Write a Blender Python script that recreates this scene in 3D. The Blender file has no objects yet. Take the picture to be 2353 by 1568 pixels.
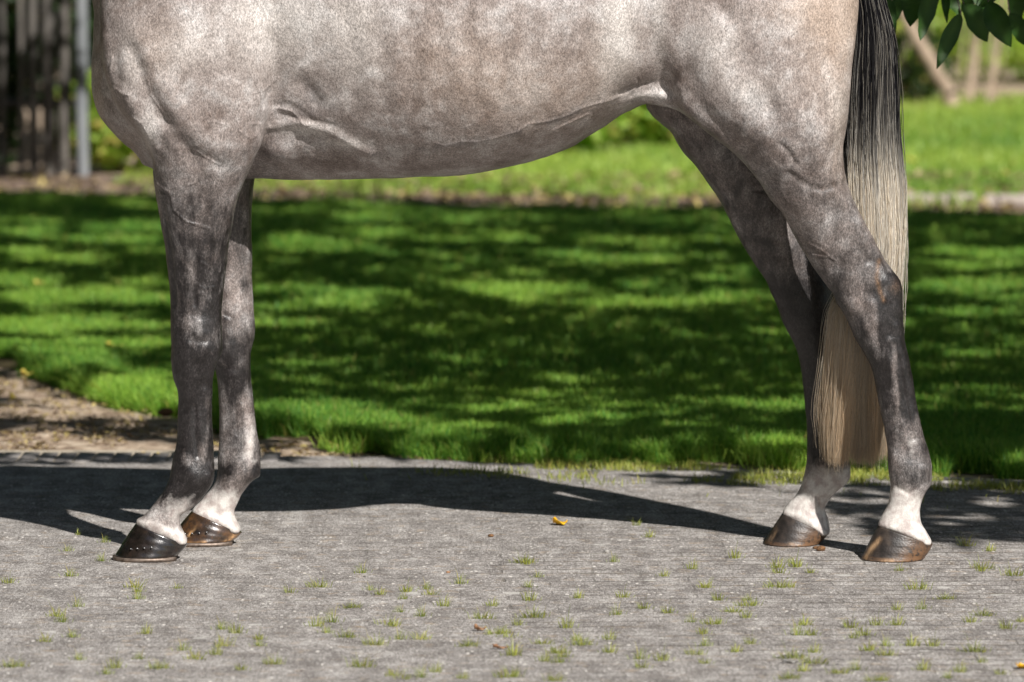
import bpy, math, random
import numpy as np
from mathutils import Vector
rng = np.random.default_rng(7)
random.seed(7)
sc = bpy.context.scene
COL = sc.collection

# ------------------------------------------------------------ camera, world, sun
CAMY, CAMZ, F = -12.19, 1.6, 12276.0          # focal length in units of a 2353-wide picture
PITCH = math.atan(1122.0 / F)
cam = bpy.data.cameras.new('camera')
cam.sensor_width = 36.0
cam.lens = F / 2353 * 36
cam.clip_start, cam.clip_end = 0.5, 2000
cam.dof.use_dof = True
cam.dof.focus_distance = 11.95
cam.dof.aperture_fstop = 4.5
co = bpy.data.objects.new('camera', cam)
COL.objects.link(co)
co.location = (0, CAMY, CAMZ)
co.rotation_euler = (math.pi / 2 - PITCH, 0, 0)
sc.camera = co

SUN = np.array([0.55, -1.0, 1.0])            # towards the sun
SUNN = SUN / np.linalg.norm(SUN)
w = bpy.data.worlds.new('World'); sc.world = w; w.use_nodes = True
nt = w.node_tree
bg = nt.nodes['Background']
sky = nt.nodes.new('ShaderNodeTexSky'); sky.sky_type = 'NISHITA'; sky.sun_disc = False
sky.sun_elevation = math.asin(SUNN[2])
sky.sun_rotation = math.atan2(SUNN[0], SUNN[1])
nt.links.new(sky.outputs[0], bg.inputs[0]); bg.inputs[1].default_value = 0.05
sl = bpy.data.lights.new('sun', 'SUN'); sl.energy = 5.0; sl.angle = math.radians(0.53)
sl.color = (1.0, 0.965, 0.92)
so = bpy.data.objects.new('sun', sl); COL.objects.link(so)
so.rotation_euler = Vector(SUNN).to_track_quat('Z', 'Y').to_euler()
so.location = (8, -10, 9)
sc.view_settings.view_transform = 'Standard'; sc.view_settings.look = 'None'
sc.view_settings.exposure = 0.42; sc.view_settings.gamma = 1.0
sc.cycles.use_denoising = True
sc.cycles.max_bounces = 8; sc.cycles.diffuse_bounces = 5
sc.cycles.transparent_max_bounces = 4

SP, CP = math.sin(PITCH), math.cos(PITCH)
def V2XZ(px, py, Y):
    """picture (2353 wide) point -> X, Z on the plane at depth Y"""
    px = np.asarray(px, float); py = np.asarray(py, float)
    u = (px - 1176.5) / F; v = -(py - 784) / F
    dy = CP + v * SP; dz = -SP + v * CP
    t = (Y - CAMY) / dy
    return u * t, CAMZ + dz * t
def V2G(px, py, z=0.0):
    px = np.asarray(px, float); py = np.asarray(py, float)
    u = (px - 1176.5) / F; v = -(py - 784) / F
    dy = CP + v * SP; dz = -SP + v * CP
    t = (z - CAMZ) / dz
    return u * t, CAMY + dy * t
def W2V(P):
    x = P[:, 0]; y = P[:, 1] - CAMY; z = P[:, 2] - CAMZ
    d = y * CP - z * SP; up = y * SP + z * CP
    return 1176.5 + x / d * F, 784 - up / d * F

# ------------------------------------------------------------ helpers
def tag(o, label=None, cat=None, group=None, kind=None):
    if label: o['label'] = label
    if cat: o['category'] = cat
    if group: o['group'] = group
    if kind: o['kind'] = kind
    return o
def empty(name, loc=(0, 0, 0)):
    o = bpy.data.objects.new(name, None); o.location = loc; COL.objects.link(o); return o
def mesh_np(name, verts, faces_list, mat=None, parent=None, smooth=True, colors=None, loc=None):
    """faces_list: list of int arrays (n,3) or (n,4)"""
    me = bpy.data.meshes.new(name)
    verts = np.ascontiguousarray(verts, dtype=np.float32)
    me.vertices.add(len(verts)); me.vertices.foreach_set('co', verts.ravel())
    fl = [np.asarray(f, dtype=np.int32) for f in faces_list if len(f)]
    loops = np.concatenate([f.ravel() for f in fl])
    tot = np.concatenate([np.full(len(f), f.shape[1], np.int32) for f in fl])
    start = np.concatenate([[0], np.cumsum(tot)[:-1]]).astype(np.int32)
    me.loops.add(len(loops)); me.loops.foreach_set('vertex_index', loops)
    me.polygons.add(len(tot)); me.polygons.foreach_set('loop_start', start)
    me.polygons.foreach_set('loop_total', tot)
    if smooth: me.polygons.foreach_set('use_smooth', np.ones(len(tot), bool))
    me.update(calc_edges=True)
    if colors is not None:
        for cn, arr in colors.items():
            a = me.color_attributes.new(cn, 'FLOAT_COLOR', 'POINT')
            arr = np.asarray(arr, np.float32)
            if arr.shape[1] == 3: arr = np.hstack([arr, np.ones((len(arr), 1), np.float32)])
            a.data.foreach_set('color', arr.ravel())
    if mat: me.materials.append(mat)
    o = bpy.data.objects.new(name, me); COL.objects.link(o)
    if parent: o.parent = parent
    if loc is not None: o.location = loc
    return o
def pchip(x, y):
    x = np.asarray(x, float); y = np.asarray(y, float)
    o = np.argsort(x); x = x[o]; y = y[o]
    h = np.diff(x); d = np.diff(y) / h
    m = np.zeros_like(y); m[0] = d[0]; m[-1] = d[-1]
    for i in range(1, len(x) - 1):
        if d[i-1] * d[i] > 0:
            w1 = 2*h[i] + h[i-1]; w2 = h[i] + 2*h[i-1]
            m[i] = (w1 + w2) / (w1 / d[i-1] + w2 / d[i])
    def f(q):
        q = np.clip(q, x[0], x[-1]); i = np.clip(np.searchsorted(x, q) - 1, 0, len(x) - 2)
        t = (q - x[i]) / h[i]; t2 = t*t; t3 = t2*t
        return (2*t3-3*t2+1)*y[i] + (t3-2*t2+t)*h[i]*m[i] + (-2*t3+3*t2)*y[i+1] + (t3-t2)*h[i]*m[i+1]
    return f
def vnoise(P, seed=0):
    """cheap value noise on n-d points"""
    P = np.asarray(P, float); n = P.shape[1]
    i0 = np.floor(P).astype(np.int64); f = P - i0; f = f*f*(3-2*f)
    out = np.zeros(len(P))
    for c in range(2**n):
        wgt = np.ones(len(P)); h = np.full(len(P), seed*374761393 + 1013, dtype=np.int64)
        for a in range(n):
            b = (c >> a) & 1
            wgt = wgt * (f[:, a] if b else 1 - f[:, a])
            h = (h * 668265263 + (i0[:, a] + b) * 2246822519 + 3266489917 * (a+1)) & 0xffffffff
            h = (h ^ (h >> 15)) * 2246822519 & 0xffffffff
        h ^= h >> 13
        out += wgt * ((h & 0xffff) / 65535.0)
    return out
def fbm(P, oct=3, seed=0):
    s = 0; a = 1; t = 0
    for k in range(oct):
        s = s + a * vnoise(P * 2**k, seed + k); t += a; a *= .5
    return s / t

class NT:
    def __init__(s, name):
        s.m = bpy.data.materials.new(name); s.m.use_nodes = True
        s.t = s.m.node_tree; s.b = s.t.nodes['Principled BSDF']; s.out = s.t.nodes['Material Output']
    def n(s, typ, **kw):
        nd = s.t.nodes.new(typ)
        for k, v in kw.items():
            if k[0] == '_': nd.inputs[k[1:].replace('_', ' ')].default_value = v
            else: setattr(nd, k, v)
        return nd
    def l(s, a, b): s.t.links.new(a, b)
    def co(s, scale=(1, 1, 1), rot=(0, 0, 0)):
        tc = s.n('ShaderNodeTexCoord'); mp = s.n('ShaderNodeMapping')
        mp.inputs['Scale'].default_value = scale; mp.inputs['Rotation'].default_value = rot
        s.l(tc.outputs['Object'], mp.inputs[0]); return mp.outputs[0]
    def noise(s, vec, scale, detail=3, rough=.55, dist=0):
        nd = s.n('ShaderNodeTexNoise', _Scale=scale, _Detail=detail, _Roughness=rough, _Distortion=dist)
        s.l(vec, nd.inputs['Vector']); return nd.outputs['Fac']
    def ramp(s, fac, stops, interp='LINEAR'):
        r = s.n('ShaderNodeValToRGB'); r.color_ramp.interpolation = interp
        e = r.color_ramp.elements
        while len(e) < len(stops): e.new(.5)
        for el, (p, c) in zip(e, stops):
            el.position = p
            el.color = (c, c, c, 1) if isinstance(c, (int, float)) else (*c, 1)
        s.l(fac, r.inputs[0]); return r.outputs[0]
    def mix(s, fac, a, b, mode='MIX'):
        m = s.n('ShaderNodeMix', data_type='RGBA', blend_type=mode)
        for sock, v in ((m.inputs[0], fac), (m.inputs[6], a), (m.inputs[7], b)):
            if isinstance(v, (int, float)): sock.default_value = v
            elif isinstance(v, tuple): sock.default_value = (*v, 1)
            else: s.l(v, sock)
        return m.outputs[2]
    def math(s, op, a, b=0.0, clamp=False):
        m = s.n('ShaderNodeMath', operation=op, use_clamp=clamp)
        for sock, v in ((m.inputs[0], a), (m.inputs[1], b)):
            if isinstance(v, (int, float)): sock.default_value = v
            else: s.l(v, sock)
        return m.outputs[0]
    def bump(s, h, strength=.3, dist=.01):
        b = s.n('ShaderNodeBump', _Strength=strength, _Distance=dist); s.l(h, b.inputs['Height'])
        s.l(b.outputs[0], s.b.inputs['Normal']); return b
    def attr(s, name):
        a = s.n('ShaderNodeAttribute', attribute_name=name); return a
    def col(s, c):
        if isinstance(c, tuple): s.b.inputs['Base Color'].default_value = (*c, 1)
        else: s.l(c, s.b.inputs['Base Color'])
    def rough(s, v):
        if isinstance(v, (int, float)): s.b.inputs['Roughness'].default_value = v
        else: s.l(v, s.b.inputs['Roughness'])

# ------------------------------------------------------------ materials
def mat_coat():
    m = NT('coat')
    oc = m.co()
    hair = m.co((1, 1, .55), (0, math.radians(25), 0))
    dap = m.noise(oc, 13, 4, .6, .25)
    dap2 = m.noise(oc, 34, 3, .6, .2)
    d = m.math('ADD', m.math('MULTIPLY', dap, .74), m.math('MULTIPLY', dap2, .26))
    body = m.ramp(d, [(.36, (.170, .134, .119)), (.5, (.285, .244, .227)), (.64, (.45, .418, .405))])
    at = m.attr('mask')
    sep = m.n('ShaderNodeSeparateColor'); m.l(at.outputs['Color'], sep.inputs[0])
    dark, white, tan = sep.outputs[0], sep.outputs[1], sep.outputs[2]
    at2 = m.attr('mask2')
    sep2 = m.n('ShaderNodeSeparateColor'); m.l(at2.outputs['Color'], sep2.inputs[0])
    pale, skin, rust = sep2.outputs[0], sep2.outputs[1], sep2.outputs[2]
    c = m.mix(m.math('MULTIPLY', tan, .8), body, m.mix(d, (.28, .20, .15), (.52, .42, .35)))
    c = m.mix(m.math('MULTIPLY', pale, .85), c, m.mix(d, (.55, .50, .46), (.78, .75, .72)))
    # dark legs, threaded with pale hairs
    leg = m.mix(m.ramp(dap2, [(.30, 0.0), (.75, 1.0)]), (.009, .0070, .0068), (.030, .026, .026))
    ln_ = m.noise(m.co((1, 1, .4)), 38, 4, .6, .3)
    dn = m.math('ADD', m.math('MULTIPLY', dark, 1.68), m.math('MULTIPLY', m.math('SUBTRACT', ln_, .5), -1.3), True)
    dn = m.math('MULTIPLY', dn, m.math('GREATER_THAN', dark, .003))
    c = m.mix(dn, c, leg)
    c = m.mix(skin, c, (.17, .155, .155))
    c = m.mix(rust, c, (.15, .085, .045))
    # single hairs, light over dark
    g = m.noise(hair, 430, 2, .6)
    g2 = m.noise(hair, 210, 2, .6)
    gg = m.math('ADD', m.math('MULTIPLY', g, .6), m.math('MULTIPLY', g2, .4))
    gr = m.ramp(gg, [(.36, .54), (.5, .97), (.64, 1.52)])
    grl = m.ramp(gg, [(.36, .38), (.5, .82), (.64, 2.1)])
    c2 = m.mix(1.0, c, m.mix(m.math('MULTIPLY', dark, 1.2, True), gr, grl), 'MULTIPLY')
    wn = m.math('ADD', white, m.math('MULTIPLY', m.math('SUBTRACT', dap2, .5), 1.5), True)
    wn = m.math('MULTIPLY', wn, m.math('GREATER_THAN', white, .003))
    c2 = m.mix(wn, c2, m.mix(1.0, m.mix(gg, (.46, .42, .385), (.82, .79, .74)), m.mix(m.ramp(m.noise(oc, 55, 3), [(.36, 0.0), (.58, 1.0)]), (.66, .60, .60), (1.0, 1.0, 1.0)), 'MULTIPLY'))
    m.col(c2)
    m.rough(m.ramp(dark, [(0.0, .42), (.5, .36)]))
    m.l(m.ramp(dark, [(0.0, .34), (.5, .55)]), m.b.inputs['Specular IOR Level'])
    m.b.inputs['Sheen Weight'].default_value = .0
    m.b.inputs['Sheen Roughness'].default_value = .4
    h = m.math('ADD', m.math('MULTIPLY', gg, .7), m.math('MULTIPLY', dap2, .35))
    m.bump(h, .5, .0035)
    return m.m

def mat_hoof(kind):
    m = NT('hoof_' + kind)
    oc = m.co((1, 1, 6)); oc2 = m.co()
    rings = m.noise(oc, 14, 2)
    n = m.noise(oc2, 45, 4)
    if kind == 'amber':
        c = m.ramp(n, [(.3, (.012, .008, .006)), (.5, (.045, .026, .016)), (.75, (.13, .06, .022))])
        m.rough(.22); m.b.inputs['Coat Weight'].default_value = 1.0; m.b.inputs['Coat Roughness'].default_value = .18
    elif kind == 'oiled':
        c = m.ramp(n, [(.3, (.005, .004, .004)), (.6, (.016, .011, .009)), (.75, (.032, .018, .012))])
        m.rough(m.ramp(n, [(.3, .16), (.7, .34)]))
        m.b.inputs['Coat Weight'].default_value = 1.0; m.b.inputs['Coat Roughness'].default_value = .15
    else:
        c = m.ramp(n, [(.3, (.014, .012, .011)), (.55, (.038, .030, .026)), (.8, (.085, .065, .05))])
        m.rough(.42)
    a = m.attr('mask'); sp = m.n('ShaderNodeSeparateColor'); m.l(a.outputs['Color'], sp.inputs[0])
    st = m.math('MULTIPLY', sp.outputs[0], m.ramp(m.noise(m.co((1, 1, .3)), 70, 3), [(.35, .1), (.6, 1.0)]))
    c = m.mix(st, c, (.50, .32, .18) if kind == 'dry' else (.62, .36, .17))
    mud = m.math('MULTIPLY', sp.outputs[1], m.ramp(m.noise(oc2, 120, 4, .7), [(.36, 0.0), (.50, 1.0)]))
    c = m.mix(mud, c, (.17, .09, .045))
    m.col(c)
    m.bump(m.math('ADD', m.math('MULTIPLY', rings, .35), m.math('MULTIPLY', m.noise(oc2, 260, 3), .5)), .3, .002 if kind != 'dry' else .006)
    return m.m

def mat_simple(name, stops, scale=20, rough=.7, bump=.2, bd=.005, mscale=(1, 1, 1), spec=.4, detail=5):
    m = NT(name); v = m.co(mscale); n = m.noise(v, scale, detail, .6)
    m.col(m.ramp(n, stops)); m.rough(rough); m.b.inputs['Specular IOR Level'].default_value = spec
    if bump: m.bump(n, bump, bd)
    return m.m

def mat_leaf(name, lo, hi, trans=.35, rough=.42, attr='tint', spec=.5):
    """leaf or blade, coloured between two greens by a per-leaf tint"""
    m = NT(name); a = m.attr(attr)
    sp = m.n('ShaderNodeSeparateColor'); m.l(a.outputs['Color'], sp.inputs[0])
    c = m.mix(sp.outputs[0], lo, hi)
    c = m.mix(sp.outputs[1], c, (.42, .34, .10))
    m.col(c); m.rough(rough); m.b.inputs['Specular IOR Level'].default_value = spec
    tr = m.n('ShaderNodeBsdfTranslucent')
    tc = m.mix(.5, c, m.mix(1.0, c, (.95, 1.0, .35), 'MULTIPLY')); tc = m.mix(1.0, tc, (1.7, 1.7, 1.7), 'MULTIPLY')
    m.l(tc, tr.inputs[0])
    mx = m.n('ShaderNodeMixShader'); mx.inputs[0].default_value = trans
    m.l(m.b.outputs[0], mx.inputs[1]); m.l(tr.outputs[0], mx.inputs[2]); m.l(mx.outputs[0], m.out.inputs[0])
    return m.m

def mat_hair():
    m = NT('tail_hair'); a = m.attr('tint'); m.col(a.outputs['Color']); m.rough(.36)
    m.b.inputs['Specular IOR Level'].default_value = .5
    tr = m.n('ShaderNodeBsdfTranslucent'); m.l(a.outputs['Color'], tr.inputs[0])
    mx = m.n('ShaderNodeMixShader'); mx.inputs[0].default_value = .5
    m.l(m.b.outputs[0], mx.inputs[1]); m.l(tr.outputs[0], mx.inputs[2]); m.l(mx.outputs[0], m.out.inputs[0])
    return m.m

def mat_pavement():
    m = NT('paving')
    tc = m.n('ShaderNodeTexCoord')
    # slight waviness of the courses
    wob = m.n('ShaderNodeTexNoise', _Scale=1.3, _Detail=2); m.l(tc.outputs['Object'], wob.inputs['Vector'])
    off = m.n('ShaderNodeVectorMath', operation='MULTIPLY_ADD'); m.l(wob.outputs['Color'], off.inputs[0])
    off.inputs[1].default_value = (.05, .085, 0); m.l(tc.outputs['Object'], off.inputs[2])
    mp = m.n('ShaderNodeMapping'); mp.inputs['Rotation'].default_value = (0, 0, math.radians(-1.2))
    m.l(off.outputs[0], mp.inputs[0])
    br = m.n('ShaderNodeTexBrick', offset=.5, squash=1.0)
    for k, v in (('Scale', 1.0), ('Mortar Size', .0026), ('Mortar Smooth', .35), ('Bias', 0.0), ('Brick Width', .205), ('Row Height', .068)):
        br.inputs[k].default_value = v
    rows_ = m.n('ShaderNodeTexBrick', offset=.5, squash=1.0)
    for k, v in (('Scale', 1.0), ('Mortar Size', .0050), ('Mortar Smooth', .6), ('Bias', 0.0), ('Brick Width', 400.0), ('Row Height', .068)):
        rows_.inputs[k].default_value = v
    m.l(mp.outputs[0], rows_.inputs['Vector'])
    br.inputs['Color1'].default_value = (0.3, .3, .3, 1); br.inputs['Color2'].default_value = (.75, .75, .75, 1)
    m.l(mp.outputs[0], br.inputs['Vector'])
    oc = m.co(); ox = m.co((.9, 1, 1))
    n1 = m.noise(m.co((1, .3, 1)), 330, 3, .7); n2 = m.noise(m.co((1, .5, 1)), 16, 5, .65); n3 = m.noise(oc, 3, 3)
    n0 = m.noise(m.co((1, .3, 1)), 130, 4, .75)
    tone = m.math('ADD', m.math('MULTIPLY', n2, .26), m.math('ADD', m.math('MULTIPLY', n1, .42), m.math('MULTIPLY', n0, .32)))
    c = m.ramp(tone, [(.41, (.10, .088, .080)), (.5, (.265, .244, .228)), (.59, (.56, .53, .50))])
    pb = m.mix(.3, c, m.mix(1.0, c, m.ramp(br.outputs['Color'], [(0, .5), (1, 1.35)]), 'MULTIPLY'))
    # rusty and sandy stains
    st = m.ramp(m.noise(ox, 22, 4, .7), [(.56, 0.0), (.70, .55)])
    c = m.mix(st, pb, (.40, .30, .20))
    # lichen spots
    vo = m.n('ShaderNodeTexVoronoi', _Scale=9.5, _Randomness=1.0); m.l(oc, vo.inputs['Vector'])
    vs = m.n('ShaderNodeSeparateColor'); m.l(vo.outputs['Color'], vs.inputs[0])
    rad = m.math('MULTIPLY', m.ramp(vs.outputs[0], [(.70, 0.0), (1.0, 1.0)]), .17)
    dd = m.math('ADD', vo.outputs['Distance'], m.math('MULTIPLY', m.math('SUBTRACT', m.noise(oc, 50, 3), .5), .30))
    spot = m.math('LESS_THAN', dd, rad)
    c = m.mix(m.math('MULTIPLY', spot, .6), c, (.58, .56, .52))
    # white grit
    vg = m.n('ShaderNodeTexVoronoi', _Scale=100, _Randomness=1.0); m.l(m.co((1, .35, 1)), vg.inputs['Vector'])
    gs = m.n('ShaderNodeSeparateColor'); m.l(vg.outputs['Color'], gs.inputs[0])
    gsp = m.math('LESS_THAN', vg.outputs['Distance'], m.math('MULTIPLY', m.ramp(gs.outputs[1], [(.62, 0.0), (1, 1.0)]), .38))
    c = m.mix(m.math('MULTIPLY', gsp, .7), c, m.mix(gs.outputs[2], (.05, .04, .035), (.85, .80, .74)))
    # joints with sand, dark on the right where they are open
    jt = m.ramp(m.noise(oc, 7, 3), [(.38, (.030, .026, .022)), (.6, (.12, .10, .07)), (.75, (.13, .13, .05))])
    jfac = m.math('MAXIMUM', m.math('MULTIPLY', rows_.outputs['Fac'], .95), m.math('MULTIPLY', br.outputs['Fac'], .35))
    sx = m.n('ShaderNodeSeparateXYZ'); m.l(oc, sx.inputs[0])
    open_ = m.ramp(m.math('ADD', m.math('MULTIPLY', sx.outputs[0], .22), m.noise(oc, 1.6, 3)), [(.30, .16), (.75, 1.0)])
    jm = m.math('MULTIPLY', m.math('MULTIPLY', jfac, open_), m.ramp(m.noise(m.co((.6, 2, 1)), 6, 3), [(.38, .10), (.62, 1.0)]))
    c = m.mix(jm, c, jt)
    m.col(c); m.rough(.9); m.b.inputs['Specular IOR Level'].default_value = .25
    h = m.math('SUBTRACT', m.math('ADD', m.math('MULTIPLY', n1, .30), m.math('MULTIPLY', n2, .15)), m.math('MULTIPLY', jm, .9))
    m.bump(h, .9, .008)
    return m.m

M_COAT = mat_coat(); M_OIL = mat_hoof('oiled'); M_AMB = mat_hoof('amber'); M_DRY = mat_hoof('dry'); M_HAIR = mat_hair(); M_PAVE = mat_pavement()
M_IRON = mat_simple('shoe_iron', [(.3, (.11, .08, .06)), (.7, (.30, .24, .20))], 90, .5, .3, .001)
M_IRON.node_tree.nodes['Principled BSDF'].inputs['Metallic'].default_value = .6
M_NAIL = mat_simple('nail_steel', [(.3, (.35, .35, .35)), (.7, (.6, .6, .6))], 90, .4, 0); M_NAIL.node_tree.nodes['Principled BSDF'].inputs['Metallic'].default_value = 1
M_SOIL = mat_simple('soil', [(.28, (.12, .085, .06)), (.46, (.34, .25, .18)), (.6, (.54, .43, .32)), (.75, (.66, .57, .44))], 22, .95, .9, .03, detail=8, spec=.15)
M_TURF = mat_simple('turf', [(.3, (.03, .025, .012)), (.6, (.07, .055, .03)), (.8, (.14, .10, .065))], 9, .95, .6, .02, spec=.1)
M_TURF2 = mat_simple('far_turf', [(.3, (.08, .15, .025)), (.5, (.14, .23, .035)), (.72, (.26, .31, .05))], 2.2, .95, .5, .02, spec=.1)
M_GRASS = mat_leaf('grass_blade', (.045, .20, .03), (.43, .61, .10), .44, .5, spec=.3)
M_GRASS_FAR = mat_leaf('far_grass_blade', (.12, .26, .04), (.40, .50, .095), .4, .5)
M_WEED = mat_leaf('weed_blade', (.11, .17, .02), (.42, .44, .09), .3, .5)
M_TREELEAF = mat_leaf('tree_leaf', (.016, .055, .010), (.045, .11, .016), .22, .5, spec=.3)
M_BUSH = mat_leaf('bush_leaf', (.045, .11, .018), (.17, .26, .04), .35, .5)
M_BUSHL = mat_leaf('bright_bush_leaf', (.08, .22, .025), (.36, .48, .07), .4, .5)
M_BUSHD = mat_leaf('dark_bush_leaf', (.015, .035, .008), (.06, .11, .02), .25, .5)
M_BARK = mat_simple('bark', [(.3, (.10, .08, .06)), (.7, (.27, .22, .17))], 12, .9, .8, .02, (1, 1, .25))
M_PALE = mat_simple('pale_bark', [(.3, (.22, .16, .11)), (.7, (.44, .34, .25))], 9, .9, .5, .02, (1, 1, .3))
M_POLE = mat_simple('fence_pole', [(.3, (.045, .042, .038)), (.6, (.14, .125, .11)), (.8, (.28, .25, .21))], 7, .9, .8, .01, (3, 3, .35))
M_POLE2 = mat_simple('pale_pole', [(.3, (.11, .12, .13)), (.7, (.27, .28, .29))], 7, .85, .4, .01, (3, 3, .35))
M_EDGE = mat_simple('edging_stone', [(.3, (.24, .20, .17)), (.7, (.50, .44, .38))], 9, .9, .7, .01, (.4, 1, 1))
M_EDGED = mat_simple('edging_timber', [(.3, (.012, .010, .009)), (.7, (.05, .04, .035))], 9, .95, .7, .01, (.3, 1, 1))

# ------------------------------------------------------------ the ground
def sheet(name, poly, z, mat, kind='structure', bumpy=0.0, step=None, label=None):
    """flat sheet from a ground polygon; optional relief on a grid cut to the polygon"""
    if step is None:
        v = np.array([(x, y, z) for x, y in poly])
        me = bpy.data.meshes.new(name); me.from_pydata(v.tolist(), [], [list(range(len(poly)))]); me.update()
        me.materials.append(mat); o = bpy.data.objects.new(name, me); COL.objects.link(o)
    return tag(o, kind=kind)
def rect(x0, x1, y0, y1): return [(x0, y0), (x1, y0), (x1, y1), (x0, y1)]
BIG = 400
sheet('ground', rect(-BIG, BIG, -60, BIG), -0.03, M_TURF2)
def Gp(l): return [tuple(float(c) for c in V2G(x, y)) for x, y in l]
_pe0 = Gp([(-700, 1052), (0, 1062), (330, 1062), (620, 1048), (850, 1050), (1200, 1066), (1600, 1078), (1900, 1092), (2353, 1104), (3100, 1120)])
_px = np.arange(_pe0[0][0], _pe0[-1][0], .03); _py = np.interp(_px, [p[0] for p in _pe0], [p[1] for p in _pe0])
_amp = np.interp(_px, [-1.0, -.6, 3], [.004, .06, .09])
_py = _py + _amp * (fbm(np.column_stack([_px * 4, _px * 0 + 3]), 3, 4) - .5) * 2
pave_edge = list(zip(_px.tolist(), _py.tolist()))
sheet('pavement', [(-9, -14), (9, -14)] + [(9, pave_edge[-1][1])] + pave_edge[::-1] + [(-9, pave_edge[0][1])], 0.0, M_PAVE)

def grid_ground(name, x0, x1, y0, y1, step, hfun, mat):
    xs = np.arange(x0, x1 + step, step); ys = np.arange(y0, y1 + step, step)
    XX, YY = np.meshgrid(xs, ys, indexing='ij')
    P = np.stack([XX.ravel(), YY.ravel()], 1)
    z = hfun(P)
    n, k = len(xs), len(ys)
    idx = np.arange(n * k).reshape(n, k)
    q = np.stack([idx[:-1, :-1], idx[1:, :-1], idx[1:, 1:], idx[:-1, 1:]], -1).reshape(-1, 4)
    return tag(mesh_np(name, np.column_stack([P, z]), [q], mat), kind='structure')
# soil bed between paving and lawn and under it
grid_ground('soil', -7, 7, 0.9, 13.2, .05, lambda P: -.016 + .010 * (fbm(P * 6, 3, 3) - .5) + .006 * (vnoise(P * 30, 9) - .5) - .03*(P[:, 1] < 1.6), M_SOIL)

lawn_front_V = [(-900, 800), (-300, 815), (0, 845), (80, 862), (160, 890), (250, 925), (330, 938), (400, 952), (500, 985), (600, 1000), (700, 1008), (760, 1028), (850, 1038), (1000, 1046), (1200, 1052), (1450, 1058), (1700, 1064), (1850, 1072), (2000, 1078), (2353, 1092), (3100, 1110)]
lf = np.array([V2G(x, y) for x, y in lawn_front_V]); lfx = np.interp
lawn_back_V = [(-900, 448), (0, 456), (580, 470), (1000, 486), (1300, 490), (1660, 494), (2100, 500), (2353, 506), (3200, 520)]
lb = np.array([V2G(x, y) for x, y in lawn_back_V])
def lawn_front(x): return np.interp(x, lf[:, 0], lf[:, 1])
def lawn_back(x): return np.interp(x, lb[:, 0], lb[:, 1])
def lawn_h(P):
    e = P[:, 1] - lawn_front(P[:, 0]); b = lawn_back(P[:, 0]) - P[:, 1]
    k = np.clip(e / .25, 0, 1) * np.clip(b / .1, 0, 1)
    inside = (e > -.02) & (b > -.02)
    k2 = np.clip(e / .35, 0, 1) * np.clip(b / .1, 0, 1)
    return np.where(inside, -.034 + .044 * k2 ** .8 + .012 * (fbm(P * 1.5, 2, 5) - .5) * k, -.05)
grid_ground('lawn_ground', -6, 6, 1.3, 12.4, .05, lawn_h, M_TURF)

# ------------------------------------------------------------ blades
def blades(name, P, H, W, tint, mat, lean=.5, parent=None, loc=None, bend=None, ang=None):
    n = len(P); a = rng.uniform(0, 2*np.pi, n) if ang is None else ang; b = rng.uniform(0, 2*np.pi, n)
    d = np.stack([np.cos(a), np.sin(a), np.zeros(n)], 1)
    s = np.stack([np.cos(b), np.sin(b), np.zeros(n)], 1) * (W[:, None] / 2)
    L = (rng.uniform(.1, 1, n) * lean)[:, None] if bend is None else bend[:, None]
    H_ = H[:, None]; up = np.array([[0, 0, 1.0]])
    mid = P + up * H_ * .55 + d * H_ * L * .3
    tip = P + up * H_ * (1 - .35 * L) + d * H_ * L
    v = np.stack([P - s, P + s, mid + s * .8, mid - s * .8, tip], 1).reshape(-1, 3)
    i = (np.arange(n) * 5)[:, None]
    q = i + np.array([[0, 1, 2, 3]]); t = i + np.array([[3, 2, 4]])
    c = np.repeat(tint, 5, axis=0)
    return mesh_np(name, v, [q, t], mat, parent, True, {'tint': c}, loc)

def tints(n, base, yellow=.04):
    t = np.zeros((n, 3)); t[:, 0] = np.clip(base + rng.normal(0, .22, n), 0, 1)
    t[:, 1] = np.where(rng.random(n) < yellow, rng.uniform(.4, 1, n), 0)
    return t
def make_lawn():
    N = 800000
    # denser near the front edge, in proportion to what the picture resolves
    x = rng.uniform(-3.6, 3.6, N); u = rng.random(N)
    y = 1.2 + 11.4 * u ** 1.35
    y = np.where(rng.random(N) < .35, lawn_front(x) + rng.exponential(.5, N), y)
    keep = (y > lawn_front(x) + rng.normal(0, .03, N)) & (y < lawn_back(x)) & (np.abs(x) < (y + 12.2) * .108 + .25)
    # ragged front edge with bare gaps
    e = y - lawn_front(x)
    g = fbm(np.stack([x * 5, y * 3], 1), 2, 21)
    keep &= ~((e < .12) & (g < .46)) & ~((e < .28) & (g < .36) & (x < .4))
    x, y, e = x[keep], y[keep], e[keep]; n = len(x)
    P2 = np.stack([x, y], 1)
    far = np.clip((y - 2) / 9, 0, 1)
    H = (.030 + .022 * rng.random(n)) * (1 + .5 * (fbm(P2 * 2.2, 2, 8) - .4)) + .055 * rng.random(n) ** 1.6 * np.exp(-((e - .10) / .20) ** 2)
    W = (.0022 + .0024 * rng.random(n)) * (1 + 1.2 * far)
    z = lawn_h(P2)
    t = tints(n, .45 + .5 * (fbm(P2 * 1.7, 2, 12) - .5), .05)
    o = blades('grass', np.column_stack([x, y, z]), H, W, t, M_GRASS, 1.0)
    tag(o, 'short mown green lawn dappled with tree shade behind the horse', 'grass', kind='stuff')
make_lawn()
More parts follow.
